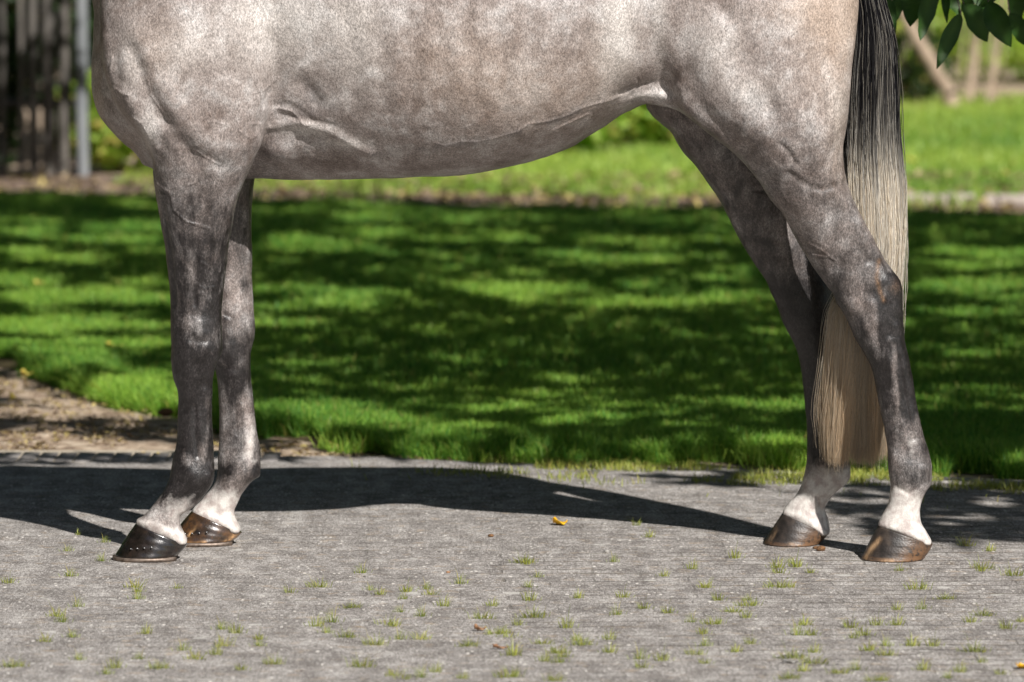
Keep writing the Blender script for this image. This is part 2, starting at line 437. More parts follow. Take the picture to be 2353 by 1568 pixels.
def make_far():
    N = 110000
    x = rng.uniform(-5.5, 5.5, N); y = rng.uniform(12.2, 23.5, N)
    keep = (np.abs(x) < (y + 12.2) * .108 + .3) & ((x > -1.95) )
    yb = np.interp(x, [V2G(-300, 400)[0], V2G(580, 418)[0], V2G(1000, 436)[0], V2G(1660, 448)[0], V2G(2353, 452)[0], 5], [14.3, 13.3, 12.9, 12.75, 12.55, 12.3])
    keep &= y > yb + .05
    x, y = x[keep], y[keep]; n = len(x)
    P2 = np.stack([x, y], 1)
    t = tints(n, .5 + .9 * (fbm(P2 * .9, 2, 31) - .5) + .25 * (x < 1.2) * (y < 17), .03)
    o = blades('grass', np.column_stack([x, y, np.full(n, -.03)]), .035 + .03 * rng.random(n), np.full(n, .013), t, M_GRASS_FAR, .8)
    tag(o, 'sunlit yellow-green lawn beyond the stone edging', 'grass', kind='stuff')
make_far()
# back soil path between the two lawns
pb = Gp([(-900, 448), (0, 455), (580, 469), (1000, 484), (1300, 489), (1660, 493), (2100, 499), (2353, 505), (3200, 518)])
pt = Gp([(3200, 470), (2353, 462), (1660, 452), (1000, 440), (580, 420), (200, 396), (-900, 380)])
M_SOILD = mat_simple('dark_soil', [(.28, (.05, .036, .028)), (.5, (.17, .12, .09)), (.66, (.36, .27, .21)), (.8, (.46, .38, .30))], 9, .95, .9, .03, detail=8, spec=.15)
sheet('path', pb + pt, -.008, M_SOILD)
# back bed behind the far lawn
sheet('back_bed', Gp([(1050, 352), (1350, 345), (1600, 318), (2040, 250), (2353, 232), (3400, 215)]) + [(14, 60), (-9, 60)] + Gp([(-900, 396), (200, 396), (420, 398)]), -.02, M_SOIL)

def box_np(x0, x1, y0, y1, z0, z1, nx=1, jit=0.0):
    v = [(x, y, z) for x in (x0, x1) for y in (y0, y1) for z in (z0, z1)]
    f = [(0, 1, 3, 2), (4, 6, 7, 5), (0, 4, 5, 1), (2, 3, 7, 6), (0, 2, 6, 4), (1, 5, 7, 3)]
    return np.array(v), np.array(f)
def bar_along(name, pts, wd, hh, z0, mat, seg=40, jit=.006, label=None, cat=None, parent=None, group=None):
    """long low bar laid along ground points, a little uneven"""
    pts = np.array(pts, float); s = np.linspace(0, 1, seg)
    L = np.concatenate([[0], np.cumsum(np.linalg.norm(np.diff(pts, axis=0), axis=1))]); L /= L[-1]
    x = np.interp(s, L, pts[:, 0]); y = np.interp(s, L, pts[:, 1])
    prof = [(-.5, 0), (-.5, .85), (-.35, 1), (.35, 1), (.5, .85), (.5, 0)]
    v = []; 
    for i in range(seg):
        for a, b in prof:
            v.append((x[i], y[i] + a * wd + random.uniform(-jit, jit), z0 + b * hh + (random.uniform(-jit, jit) if b else 0)))
    k = len(prof); f = []
    for i in range(seg - 1):
        for j in range(k - 1):
            f.append((i*k + j, (i+1)*k + j, (i+1)*k + j + 1, i*k + j + 1))
    o = mesh_np(name, np.array(v), [np.array(f)], mat, parent)
    if label: tag(o, label, cat, group)
    return o
bar_along('edging_board', Gp([(430, 470), (1000, 487), (1300, 492), (1660, 496), (2060, 500)]), .05, .035, -.02, M_EDGED, 60, .003,
          'dark low timber board along the back edge of the shaded lawn', 'garden edging')
for k, (a, b, lab) in enumerate([((2040, 462), (2240, 464), 'pale stone edging piece just right of the tail, behind the lawn'),
                                 ((2262, 464), (2480, 466), 'pale stone edging piece at the right border of the picture')]):
    bar_along('edging_stone', Gp([a, b]), .10, .055, -.02, M_EDGE, 24, .006, lab, 'edging stone', group='pale edging stones')

# soldier course of the paving at left
def soldier():
    nodes = []
    x0, y0 = V2G(-260, 1060); x1, _ = V2G(600, 1060)
    V, Fq = [], []; x = float(x0); i = 0
    while x < x1:
        wdt = .049 + random.uniform(-.002, .002)
        ya = float(y0) + .012 * math.sin(x * 2); 
        v, f = box_np(x, x + wdt - .006, ya, ya + .20 + random.uniform(-.006, .006), -.04, .0015 + random.uniform(-.0006, .0006))
        Fq.append(f + len(V) * 8); V.append(v); x += wdt + .001; i += 1
    return mesh_np('brick_border', np.concatenate(V), [np.concatenate(Fq)], M_SOLD, None, False)
M_SAND = mat_simple('joint_sand', [(.3, (.30, .25, .19)), (.7, (.52, .46, .36))], 90, .95, .4, .003)
M_SOLD = mat_simple('border_brick', [(.3, (.22, .20, .19)), (.7, (.42, .39, .37))], 60, .9, .2, .002)
o = soldier(); tag(o, kind='structure')
sheet('sand_joint', Gp([(-300, 1064), (600, 1064), (600, 1034), (-300, 1034)]), -.001, M_SAND)

# ============================================================ the horse
VOX = 0.006
GX = np.arange(-2.05, 1.06, VOX, dtype=np.float32)
GY = np.arange(-0.39, 0.39, VOX, dtype=np.float32)
GZ = np.arange(0.02, 2.30, VOX, dtype=np.float32)
FLD = np.full((len(GX), len(GY), len(GZ)), 1.0, np.float32)
def sub(x0, x1, y0, y1, z0, z1):
    def r(G, a, b): return slice(max(0, int(np.searchsorted(G, a) - 1)), min(len(G), int(np.searchsorted(G, b) + 1)))
    sx, sy, sz = r(GX, x0, x1), r(GY, y0, y1), r(GZ, z0, z1)
    return (sx, sy, sz), GX[sx][:, None, None], GY[sy][None, :, None], GZ[sz][None, None, :]
def blend(sl, f, k):
    a = FLD[sl]; h = np.maximum(k - np.abs(a - f), 0) / k
    FLD[sl] = np.minimum(a, f) - h * h * k * .25
def zlimb(rows, yc, ry, k=.02, n=2.0, pad=.05, Yplane=None, yk=None):
    """rows: picture (y, xL, xR); yc/ry: lists of (picture y, value)"""
    rows = sorted(rows); py = np.array([r[0] for r in rows], float)
    ycp = pchip([a for a, b in yc], [b for a, b in yc]) if len(yc) > 1 else (lambda q: np.full_like(q, yc[0][1]))
    rp = pchip([a for a, b in ry], [b for a, b in ry])
    Y = ycp(py)
    xl, z = V2XZ(np.array([r[1] for r in rows]), py, Y); xr, _ = V2XZ(np.array([r[2] for r in rows]), py, Y)
    o = np.argsort(z); zs = z[o]
    fl, fr = pchip(zs, xl[o]), pchip(zs, xr[o])
    fy, fry = pchip(zs, Y[o]), pchip(zs, rp(py)[o])
    z0, z1 = zs[0], zs[-1]
    x0, x1 = xl.min() - pad, xr.max() + pad; my = rp(py).max()
    sl, X, Yg, Z = sub(x0, x1, Y.min() - my - pad, Y.max() + my + pad, z0 - pad, z1 + pad)
    zc = np.clip(Z, z0, z1)
    L, R, C, B = (f(zc).astype(np.float32) for f in (fl, fr, fy, fry))
    cx, rx = (L + R) / 2, (R - L) / 2
    dx = np.abs(X - cx) / rx; dy = np.abs(Yg - C) / B
    rho = (dx ** n + dy ** n) ** (1.0 / n)
    f = (rho - 1) * np.minimum(rx, B)
    dz = np.maximum(np.maximum(z0 - Z, Z - z1), 0)
    f = np.where(dz > 0, np.sqrt(np.maximum(f, 0) ** 2 + dz ** 2) + np.minimum(f, 0) * 0, f)
    blend(sl, f.astype(np.float32), k)
def xloft(rows, k=.03, n=2.2, egg=.0, pad=.06):
    """rows: X, zbottom, ztop, halfwidth"""
    r = np.array(rows, float)
    fb, ft, fw = (pchip(r[:, 0], r[:, i]) for i in (1, 2, 3))
    x0, x1 = r[0, 0], r[-1, 0]
    sl, X, Yg, Z = sub(x0 - pad, x1 + pad, -r[:, 3].max() - pad, r[:, 3].max() + pad, r[:, 1].min() - pad, r[:, 2].max() + pad)
    xc = np.clip(X, x0, x1)
    b, t, wd = (f(xc).astype(np.float32) for f in (fb, ft, fw))
    zc, rz = (b + t) / 2, (t - b) / 2
    q = (Z - zc) / rz
    eg = egg(xc).astype(np.float32) if callable(egg) else egg
    wy = wd * (1 - eg * np.clip(q, -1, 1))
    rho = (np.abs(Yg / wy) ** n + np.abs(q) ** n) ** (1 / n)
    f = (rho - 1) * np.minimum(rz, wd)
    dx = np.maximum(np.maximum(x0 - X, X - x1), 0)
    f = np.where(dx > 0, np.sqrt(np.maximum(f, 0) ** 2 + dx ** 2), f)
    blend(sl, f.astype(np.float32), k)
def ellip(cx, cy, cz, rx, ry, rz, k=.03, rot=0.0, sub_=False):
    m = max(rx, rz) + .05
    sl, X, Y, Z = sub(cx - m, cx + m, cy - ry - .05, cy + ry + .05, cz - m, cz + m)
    c, s = math.cos(rot), math.sin(rot)
    u = (X - cx) * c + (Z - cz) * s; v = -(X - cx) * s + (Z - cz) * c
    f = (np.sqrt((u / rx) ** 2 + ((Y - cy) / ry) ** 2 + (v / rz) ** 2) - 1) * min(rx, ry, rz)
    blend(sl, f.astype(np.float32), k)
def XZ(px, py, Y=0.0):
    a, b = V2XZ(px, py, Y); return float(a), float(b)

# --- trunk: belly line traced, back line out of the picture
belly = [(330, 372), (380, 396), (450, 405), (582, 411), (700, 413), (784, 413), (918, 409), (1051, 403), (1134, 391), (1184, 380),
         (1234, 367), (1284, 350), (1318, 335), (1351, 313), (1384, 293), (1418, 270), (1451, 252), (1484, 239), (1518, 236),
         (1560, 238), (1640, 225), (1750, 160), (1850, 80), (1930, -20), (1962, -110)]
Xs = [XZ(a, b)[0] for a, b in belly]; Zs = [XZ(a, b)[1] for a, b in belly]
topz = pchip([-1.0, -.75, -.55, -.3, 0, .3, .5, .65, .85], [1.50, 1.56, 1.61, 1.56, 1.515, 1.57, 1.59, 1.56, 1.42])
hw = pchip([-.85, -.75, -.65, -.55, -.40, -.2, 0, .18, .32, .45, .6, .72, .80], [.17, .20, .215, .235, .265, .292, .300, .290, .262, .245, .24, .19, .05])
xloft([(x, z, float(topz(np.array([x]))[0]), float(hw(np.array([x]))[0])) for x, z in zip(Xs, Zs)], .03, 2.15, lambda q: np.interp(q, [-.5, -.1], [-.30, -.02]))
# --- breast and root of the neck
zlimb([(388, 372, 480), (380, 343, 520), (363, 327, 560), (347, 307, 580), (328, 283, 600), (307, 263, 610), (280, 240, 620), (260, 227, 620), (233, 217, 620), (213, 213, 620),
       (180, 211, 620), (143, 210, 620), (117, 213, 620), (67, 215, 620), (30, 217, 620), (0, 213, 620), (-60, 195, 620), (-150, 150, 610),
       (-250, 85, 590), (-350, 0, 540), (-450, -90, 420), (-560, -200, 260), (-680, -330, 60), (-760, -400, -60)],
      [(400, 0), (-760, 0)], [(388, .12), (363, .16), (320, .185), (250, .20), (150, .195), (0, .175), (-150, .15), (-350, .11), (-560, .09), (-760, .07)], .03)
# --- head, out of the picture
hx, hz = XZ(-310, -700)
ellip(hx, 0, hz, .17, .085, .15, .05, .5)
ellip(hx - .16, 0, hz - .13, .24, .075, .10, .06, .72)
ellip(hx - .31, 0, hz - .27, .11, .055, .07, .05, .72)
for s in (-1, 1): ellip(hx + .03, s * .06, hz + .17, .03, .018, .07, .02, -.2)

ARM = [(1251, 406, 431), (1241, 390, 430), (1226, 348, 424), (1213, 320, 417), (1204, 312, 414), (1196, 312, 413), (1185, 330, 416), (1172, 342, 436), (1159, 353, 453), (1150, 360, 461),
       (1132, 373, 475), (1118, 381, 485), (1105, 387, 491), (1087, 392, 493), (1072, 395, 493), (1052, 398, 492), (1020, 405, 491), (996, 407, 490),
       (956, 408, 488), (923, 410, 488), (896, 407, 489), (883, 402, 489), (863, 397, 491), (845, 394, 495), (829, 393, 500), (815, 393, 508),
       (803, 393, 512), (783, 392, 512), (760, 392, 511), (736, 391, 510), (706, 391, 511), (689, 390, 512), (649, 388, 516), (606, 383, 521),
       (556, 377, 527), (523, 371, 533), (493, 367, 537), (460, 360, 546), (430, 356, 557), (410, 353, 566)]
SHO = [(383, 352, 578), (353, 348, 590), (323, 335, 602), (290, 305, 608), (267, 285, 614), (200, 252, 628), (130, 234, 640), (50, 229, 650),
       (0, 230, 650), (-100, 262, 640), (-200, 320, 620), (-290, 400, 600)]
ry_arm = [(1251, .030), (1241, .036), (1225, .039), (1196, .037), (1172, .030), (1150, .029), (1118, .034), (1095, .036), (1060, .031), (1010, .0265), (940, .0255), (896, .030),
          (850, .041), (800, .046), (750, .043), (700, .040), (620, .046), (540, .058), (460, .070), (410, .078)]
zlimb(ARM + SHO, [(1300, -.135), (1100, -.135), (820, -.138), (600, -.140), (430, -.145), (353, -.160), (267, -.170), (130, -.172), (0, -.165), (-150, -.13), (-290, -.08)],
      ry_arm + [(353, .088), (267, .103), (130, .112), (0, .112), (-150, .105), (-290, .08)], .022, 2.15)
FAR_ARM = [(1224, 534, 556), (1214, 514, 553), (1201, 472, 547), (1188, 446, 541), (1176, 441, 538), (1167, 445, 541), (1152, 461, 549), (1138, 472, 555), (1121, 487, 567),
           (1104, 496, 581), (1095, 498, 597), (1080, 500, 599), (1062, 500, 599), (1036, 502, 599), (1013, 503, 595), (989, 503, 590), (949, 503, 585),
           (899, 501, 580), (883, 500, 578), (856, 496, 577), (840, 488, 576), (816, 479, 576), (796, 476, 580), (776, 474, 585), (753, 473, 587),
           (723, 472, 584), (673, 468, 582), (633, 462, 579), (589, 455, 580), (523, 445, 578), (460, 435, 580), (412, 425, 585)]
FSHO = [(383, 352, 590), (353, 348, 594), (323, 345, 602), (290, 320, 608), (200, 262, 628), (50, 240, 640), (-100, 272, 630), (-200, 330, 620), (-290, 400, 600)]
zlimb(FAR_ARM + FSHO, [(1300, .135), (1100, .135), (820, .138), (600, .140), (430, .145), (353, .160), (267, .170), (130, .172), (0, .165), (-150, .13), (-290, .08)],
      ry_arm + [(353, .088), (267, .103), (130, .112), (0, .112), (-150, .105), (-290, .08)], .022, 2.15)
HIND = [(1253, 2118, 2143), (1243, 2100, 2141), (1229, 2062, 2133), (1216, 2030, 2126), (1206, 2017, 2119), (1190, 2024, 2115), (1175, 2032, 2114), (1162, 2039, 2116), (1154, 2041, 2118),
        (1132, 2045, 2127), (1115, 2046, 2139), (1096, 2044, 2142), (1073, 2041, 2142), (1045, 2040, 2137), (1006, 2035, 2125), (966, 2027, 2115),
        (916, 2016, 2105), (873, 2009, 2099), (839, 1999, 2092), (823, 1990, 2089), (809, 1982, 2086), (773, 1962, 2079), (729, 1942, 2076),
        (696, 1922, 2075), (673, 1912, 2074), (656, 1899, 2072), (636, 1885, 2062), (616, 1870, 2047), (599, 1859, 2034), (583, 1849, 2025),
        (566, 1839, 2016), (543, 1826, 2005), (523, 1815, 1994), (487, 1795, 1974), (457, 1769, 1960), (443, 1760, 1955), (413, 1742, 1946),
        (377, 1712, 1939), (337, 1669, 1938), (300, 1619, 1944), (263, 1575, 1949), (240, 1557, 1951), (200, 1542, 1954), (150, 1532, 1958),
        (100, 1532, 1965), (50, 1545, 1969), (0, 1570, 1973), (-100, 1620, 1965), (-200, 1700, 1930), (-280, 1760, 1880)]
ry_h = [(1253, .030), (1243, .036), (1228, .039), (1204, .038), (1175, .032), (1154, .031), (1100, .037), (1073, .037), (1006, .029), (916, .028), (850, .034), (773, .042), (696, .044),
        (656, .042), (616, .042), (566, .050), (487, .066), (413, .085), (337, .104), (263, .118), (150, .135), (50, .14), (-100, .13), (-280, .08)]
zlimb(HIND, [(1300, -.135), (1000, -.132), (700, -.130), (566, -.132), (487, -.136), (413, -.140), (337, -.148), (263, -.150), (150, -.14), (0, -.125), (-280, -.07)],
      ry_h, .022, 2.15)
FAR_HIND = [(1229, 1880, 1905), (1217, 1858, 1907), (1204, 1827, 1905), (1191, 1804, 1903), (1180, 1797, 1898), (1169, 1802, 1895), (1155, 1812, 1902), (1139, 1829, 1914), (1129, 1835, 1924),
            (1115, 1842, 1941), (1096, 1847, 1955), (1073, 1851, 1955), (1045, 1854, 1950), (989, 1854, 1943), (939, 1850, 1936), (889, 1845, 1931),
            (849, 1840, 1928), (819, 1835, 1926), (789, 1825, 1924), (759, 1809, 1922), (733, 1795, 1921), (696, 1782, 1920), (670, 1770, 1920),
            (656, 1765, 1919), (640, 1757, 1912), (623, 1745, 1900), (589, 1722, 1876), (556, 1702, 1856), (523, 1684, 1838), (473, 1659, 1822),
            (443, 1642, 1815), (410, 1619, 1810), (377, 1595, 1805), (350, 1569, 1800), (327, 1554, 1800), (303, 1541, 1800), (285, 1519, 1810),
            (263, 1496, 1830), (242, 1485, 1850), (200, 1485, 1880), (100, 1500, 1920), (0, 1560, 1940), (-100, 1620, 1940), (-200, 1700, 1910), (-280, 1760, 1870)]
zlimb(FAR_HIND, [(1300, .135), (1000, .132), (700, .130), (566, .132), (487, .136), (413, .140), (337, .148), (263, .150), (150, .14), (0, .125), (-280, .07)],
      ry_h, .022, 2.15)
# loose fold behind the elbow and the flank fold
x, z = XZ(1532, 226, -.12); ellip(x, -.12, z + .004, .075, .03, .022, .035, -.1)

def surface_nets(F, iso=0.0):
    S = F < iso
    nx, ny, nz = F.shape
    idx = -np.ones((nx-1, ny-1, nz-1), np.int32)
    cnt = np.zeros((nx-1, ny-1, nz-1), np.int8)
    for a in (0, 1):
        for b in (0, 1):
            for c in (0, 1):
                cnt += S[a:nx-1+a, b:ny-1+b, c:nz-1+c]
    act = (cnt > 0) & (cnt < 8)
    ii, jj, kk = np.nonzero(act); idx[ii, jj, kk] = np.arange(len(ii))
    acc = np.zeros((len(ii), 3)); num = np.zeros(len(ii))
    C = [(a, b, c) for a in (0, 1) for b in (0, 1) for c in (0, 1)]
    vals = {q: F[ii+q[0], jj+q[1], kk+q[2]] for q in C}
    for q in C:
        for ax in range(3):
            if q[ax] == 0:
                r = list(q); r[ax] = 1; r = tuple(r)
                v0, v1 = vals[q], vals[r]; m = (v0 < iso) != (v1 < iso)
                t = np.where(m, (iso - v0) / np.where(v1 == v0, 1, v1 - v0), 0)
                p = np.array(q, float)[None, :].repeat(len(ii), 0); p[:, ax] += t
                acc += p * m[:, None]; num += m
    P = acc / num[:, None] + np.stack([ii, jj, kk], 1)
    faces = []
    for ax in range(3):
        sl0 = [slice(None)] * 3; sl1 = [slice(None)] * 3
        sl0[ax] = slice(0, -1); sl1[ax] = slice(1, None)
        o1, o2 = [(1, 2), (2, 0), (0, 1)][ax]
        for o in (o1, o2): sl0[o] = slice(1, -1); sl1[o] = slice(1, -1)
        A, B = S[tuple(sl0)], S[tuple(sl1)]
        e = np.nonzero(A != B); g = [e[0].copy(), e[1].copy(), e[2].copy()]
        g[o1] += 1; g[o2] += 1
        def at(d1, d2):
            h = [q.copy() for q in g]; h[o1] -= d1; h[o2] -= d2
            return idx[h[0], h[1], h[2]]
        q = np.stack([at(1, 1), at(0, 1), at(0, 0), at(1, 0)], 1)
        fl = ~A[e]
        q[fl] = q[fl][:, ::-1]
        faces.append(q)
    return P, np.concatenate(faces)
P, Q = surface_nets(FLD)
P = P * VOX + np.array([GX[0], GY[0], GZ[0]])
del FLD
def laplace(P, Q, it, lam=.5):
    a = np.concatenate([Q[:, 0], Q[:, 1], Q[:, 2], Q[:, 3]]); b = np.concatenate([Q[:, 1], Q[:, 2], Q[:, 3], Q[:, 0]])
    deg = np.bincount(a, minlength=len(P)) + np.bincount(b, minlength=len(P))
    for k in range(it):
        l = lam if k % 2 == 0 else -lam * 1.03
        S = np.stack([np.bincount(a, P[b, i], len(P)) + np.bincount(b, P[a, i], len(P)) for i in range(3)], 1) / deg[:, None]
        P = P + l * (S - P)
    return P
P = laplace(P, Q, 6)
tmp = mesh_np('tmp', P, [Q]); sm = tmp.modifiers.new('s', 'SUBSURF'); sm.levels = 1; sm.render_levels = 1
dg = bpy.context.evaluated_depsgraph_get(); me2 = bpy.data.meshes.new_from_object(tmp.evaluated_get(dg))
nv = len(me2.vertices); P = np.empty(nv * 3, np.float32); me2.vertices.foreach_get('co', P); P = P.reshape(-1, 3).astype(float)
Nn = np.empty(nv * 3, np.float32); me2.vertex_normals.foreach_get('vector', Nn); Nn = Nn.reshape(-1, 3).astype(float)
Q = np.empty(len(me2.loops), np.int32); me2.loops.foreach_get('vertex_index', Q); Q = Q.reshape(-1, 4)
bpy.data.objects.remove(tmp); bpy.data.meshes.remove(me2)

# --- relief: muscles, tendons and veins, each a stroke with its own width and height
VX, VY = W2V(P)
def stroke_dist(pts, px, py):
    pts = np.array(pts, float); best = np.full(len(px), 1e9)
    if len(pts) == 1: return np.hypot(px - pts[0, 0], py - pts[0, 1])
    for (ax, ay), (bx, by) in zip(pts[:-1], pts[1:]):
        dx, dy = bx - ax, by - ay; L = dx*dx + dy*dy + 1e-9
        t = np.clip(((px - ax) * dx + (py - ay) * dy) / L, 0, 1)
        best = np.minimum(best, np.hypot(px - ax - t*dx, py - ay - t*dy))
    return best
near = (P[:, 1] < 0)
disp = np.zeros(nv)
faceN = np.clip(-Nn[:, 1] * 1.6, 0, 1)
def stroke(pts, wd, mm, side='near'):
    pts = np.array(pts, float); m = 3 * wd
    sel = np.nonzero((VX > pts[:, 0].min() - m) & (VX < pts[:, 0].max() + m) & (VY > pts[:, 1].min() - m) & (VY < pts[:, 1].max() + m)
                     & (near if side == 'near' else ~near) & (Nn[:, 1] < .1))[0]
    if not len(sel): return
    d = stroke_dist(pts, VX[sel], VY[sel])
    disp[sel] += .78 * mm * .001 * np.exp(-(d / wd) ** 2) * np.clip(.25 - Nn[sel, 1] * 1.4, 0, 1)
# shoulder and breast
stroke([(305, 115), (330, 190), (350, 240), (378, 280)], 18, -9)
stroke([(378, 280), (415, 330), (450, 375)], 17, -8)
stroke([(264, 125), (272, 180)], 10, -3)
stroke([(240, 90), (250, 180), (290, 245), (330, 300), (360, 350)], 14, 4)
stroke([(290, 215), (320, 265), (345, 300), (365, 340)], 13, 8)
stroke([(380, 200), (420, 265), (470, 320), (520, 345)], 26, 9)
stroke([(300, 60), (330, 130)], 24, 6)
stroke([(420, 90), (450, 180)], 40, 5)
stroke([(395, 310), (405, 350), (385, 390)], 18, 6)
stroke([(440, 350), (475, 362), (510, 385)], 11, -4)
stroke([(560, 100), (590, 180), (600, 250)], 20, 5)
stroke([(520, 200), (560, 270), (560, 320)], 26, 6)
stroke([(627, 90), (638, 170), (632, 235)], 20, -7)
stroke([(690, 190), (715, 215), (725, 235)], 18, -8)
stroke([(630, 245), (665, 240), (700, 262), (720, 280)], 7, -2.5)
stroke([(590, 300), (600, 250), (618, 215)], 9, -4)
stroke([(620, 290), (680, 280), (750, 300), (800, 325), (850, 355)], 11, 7)
stroke([(690, 318), (760, 330)], 14, -3)
stroke([(625, 345), (648, 348)], 26, 15)
stroke([(640, 262), (690, 272), (730, 280), (770, 290)], 6, -2.5)
# veins of breast, shoulder and elbow
for pts, wd, h in [([(337, 185), (345, 220), (365, 250), (388, 275)], 2.6, 1.6), ([(262, 200), (283, 213), (300, 218)], 2.6, 3),
                   ([(258, 130), (254, 165)], 2.2, 2.5), ([(307, 265), (330, 280), (350, 315)], 3, 3), ([(480, 258), (490, 280), (520, 287)], 2.4, 2.5),
                   ([(548, 300), (575, 318), (590, 310)], 2.4, 2.5), ([(570, 284), (600, 286)], 2.2, 2.3), ([(640, 182), (610, 205), (580, 215)], 2.4, 2),
                   ([(352, 395), (362, 425), (390, 442), (400, 447), (425, 430), (450, 418)], 2.8, 3.2), ([(395, 447), (400, 480), (430, 510), (480, 525)], 2.8, 3),
                   ([(640, 250), (670, 255), (700, 285), (718, 285)], 2.4, 2.6), ([(448, 345), (470, 362), (505, 380)], 2.6, 2),
                   ([(455, 600), (478, 612), (462, 640), (452, 655), (470, 665), (490, 660)], 3.4, 2.0)]:
    stroke(pts, wd, h)
# forearm, knee
stroke([(405, 440), (415, 540), (425, 620)], 22, 5)
stroke([(455, 420), (455, 520), (450, 620), (448, 700)], 6, -3.5)
stroke([(490, 430), (495, 520), (495, 620), (495, 700)], 15, 3.5)
stroke([(375, 470), (395, 600), (402, 700)], 6, -3)
stroke([(455, 745), (462, 765)], 13, 4)
stroke([(430, 730), (420, 760)], 10, 2)
stroke([(475, 800), (490, 815)], 14, 4)
stroke([(425, 800), (430, 850)], 16, 3)
stroke([(455, 850), (462, 875)], 12, -3.5)
stroke([(440, 780), (470, 785)], 8, -2.5)
stroke([(405, 830), (415, 860)], 7, -2)
# cannon: tendons behind the bone
stroke([(448, 935), (448, 990), (455, 1050)], 4.5, -4)
stroke([(430, 900), (430, 1000), (425, 1060)], 12, 2.5)
stroke([(472, 900), (472, 980), (475, 1050)], 7, 3)
stroke([(460, 955), (462, 1010), (468, 1045)], 3, 2)
stroke([(440, 1085), (450, 1110)], 16, 3.5)
stroke([(480, 1095), (478, 1115)], 9, 3)
stroke([(425, 1140), (450, 1128), (470, 1122)], 5, -3)
stroke([(392, 1160), (400, 1180)], 10, -2)
stroke([(318, 1200), (360, 1208), (400, 1230)], 7, 2.5)
# belly: rib hints, milk vein, edge of the flank
for i, x in enumerate(range(760, 1300, 68)):
    stroke([(x, 20), (x + 22, 130), (x + 18, 230)], 17, 1.7)
    stroke([(x + 34, 20), (x + 56, 130), (x + 52, 230)], 15, -1.5)
for (x0, y0) in ((852, 352), (930, 342), (1030, 334), (1110, 322), (1190, 300), (1260, 270), (1330, 240)):
    pass
stroke([(860, 350), (930, 340), (1040, 330), (1130, 318), (1200, 300), (1270, 272), (1350, 243), (1400, 230)], 16, 1.5)

vp = [(1000, 328), (1025, 335), (1060, 325), (1100, 326), (1150, 312), (1190, 300), (1215, 285), (1260, 278), (1310, 262), (1335, 248), (1360, 240), (1395, 232), (1425, 220)]
stroke(vp, 2.8, 1.5)
stroke([(1270, 300), (1310, 280), (1350, 262)], 2.4, 2.5)
stroke([(1430, 235), (1470, 218), (1510, 215), (1550, 232)], 10, 5)
stroke([(1425, 215), (1455, 203), (1480, 195), (1500, 190)], 5, -4)
stroke([(1450, 220), (1470, 200), (1465, 180)], 3, -3)
stroke([(1490, 0), (1500, 80), (1520, 160), (1545, 215)], 22, -9)
stroke([(1400, 0), (1420, 90), (1440, 160)], 30, 6)
# thigh and stifle
stroke([(1552, 200), (1580, 250), (1640, 300), (1700, 350), (1745, 405)], 12, 7)
stroke([(1600, 235), (1660, 290), (1720, 345)], 18, -5)
stroke([(1580, 170), (1600, 210)], 24, -6)
stroke([(1620, 60), (1640, 130), (1680, 220), (1740, 290)], 36, 7)
stroke([(1700, 40), (1720, 140), (1770, 240)], 22, -4)
stroke([(1650, 0), (1670, 40)], 18, -5)
stroke([(1805, 30), (1800, 140), (1810, 230), (1850, 310)], 36, 7)
stroke([(1885, 60), (1870, 160), (1880, 260)], 16, -5)
stroke([(1930, 120), (1925, 220), (1905, 330)], 22, 5)
stroke([(1735, 230), (1770, 250), (1800, 300)], 20, -3)
stroke([(1795, 335), (1812, 350), (1825, 375)], 7, -5)
stroke([(1815, 400), (1860, 430), (1890, 436), (1940, 422)], 9, -6)
stroke([(1850, 395), (1880, 420)], 18, -3)
stroke([(1725, 390), (1760, 440), (1800, 510)], 9, 4)
stroke([(1840, 470), (1880, 520), (1900, 560)], 24, 5)
stroke([(1960, 470), (1985, 530), (2020, 590)], 9, 3)
stroke([(1940, 490), (1970, 560), (1995, 600)], 9, -4)
stroke([(1860, 560), (1890, 575), (1920, 600)], 2.6, 2.6)
stroke([(1835, 545), (1860, 585), (1900, 590)], 2.6, 2.4)
# hock and hind cannon
stroke([(2035, 645), (2055, 665)], 18, 3)
stroke([(1960, 670), (1975, 710)], 18, 4)
stroke([(2005, 700), (2012, 740)], 14, 4)
stroke([(2040, 700), (2045, 770)], 9, -3)
stroke([(1990, 750), (2010, 790)], 9, 3)
stroke([(2060, 750), (2075, 830), (2090, 900)], 8, 2.5)
stroke([(2066, 820), (2078, 900), (2090, 960), (2100, 1010)], 3.6, -3)
stroke([(2045, 830), (2060, 920), (2075, 1010)], 8, 2.8)
stroke([(2075, 970), (2085, 1015)], 4, 2)
stroke([(2080, 1070), (2085, 1100)], 16, 3)
stroke([(2120, 1080), (2125, 1100)], 9, 3)
stroke([(2060, 1120), (2090, 1135), (2110, 1120)], 5, -3)
stroke([(2022, 1208), (2060, 1216), (2110, 1236)], 7, 2.5)
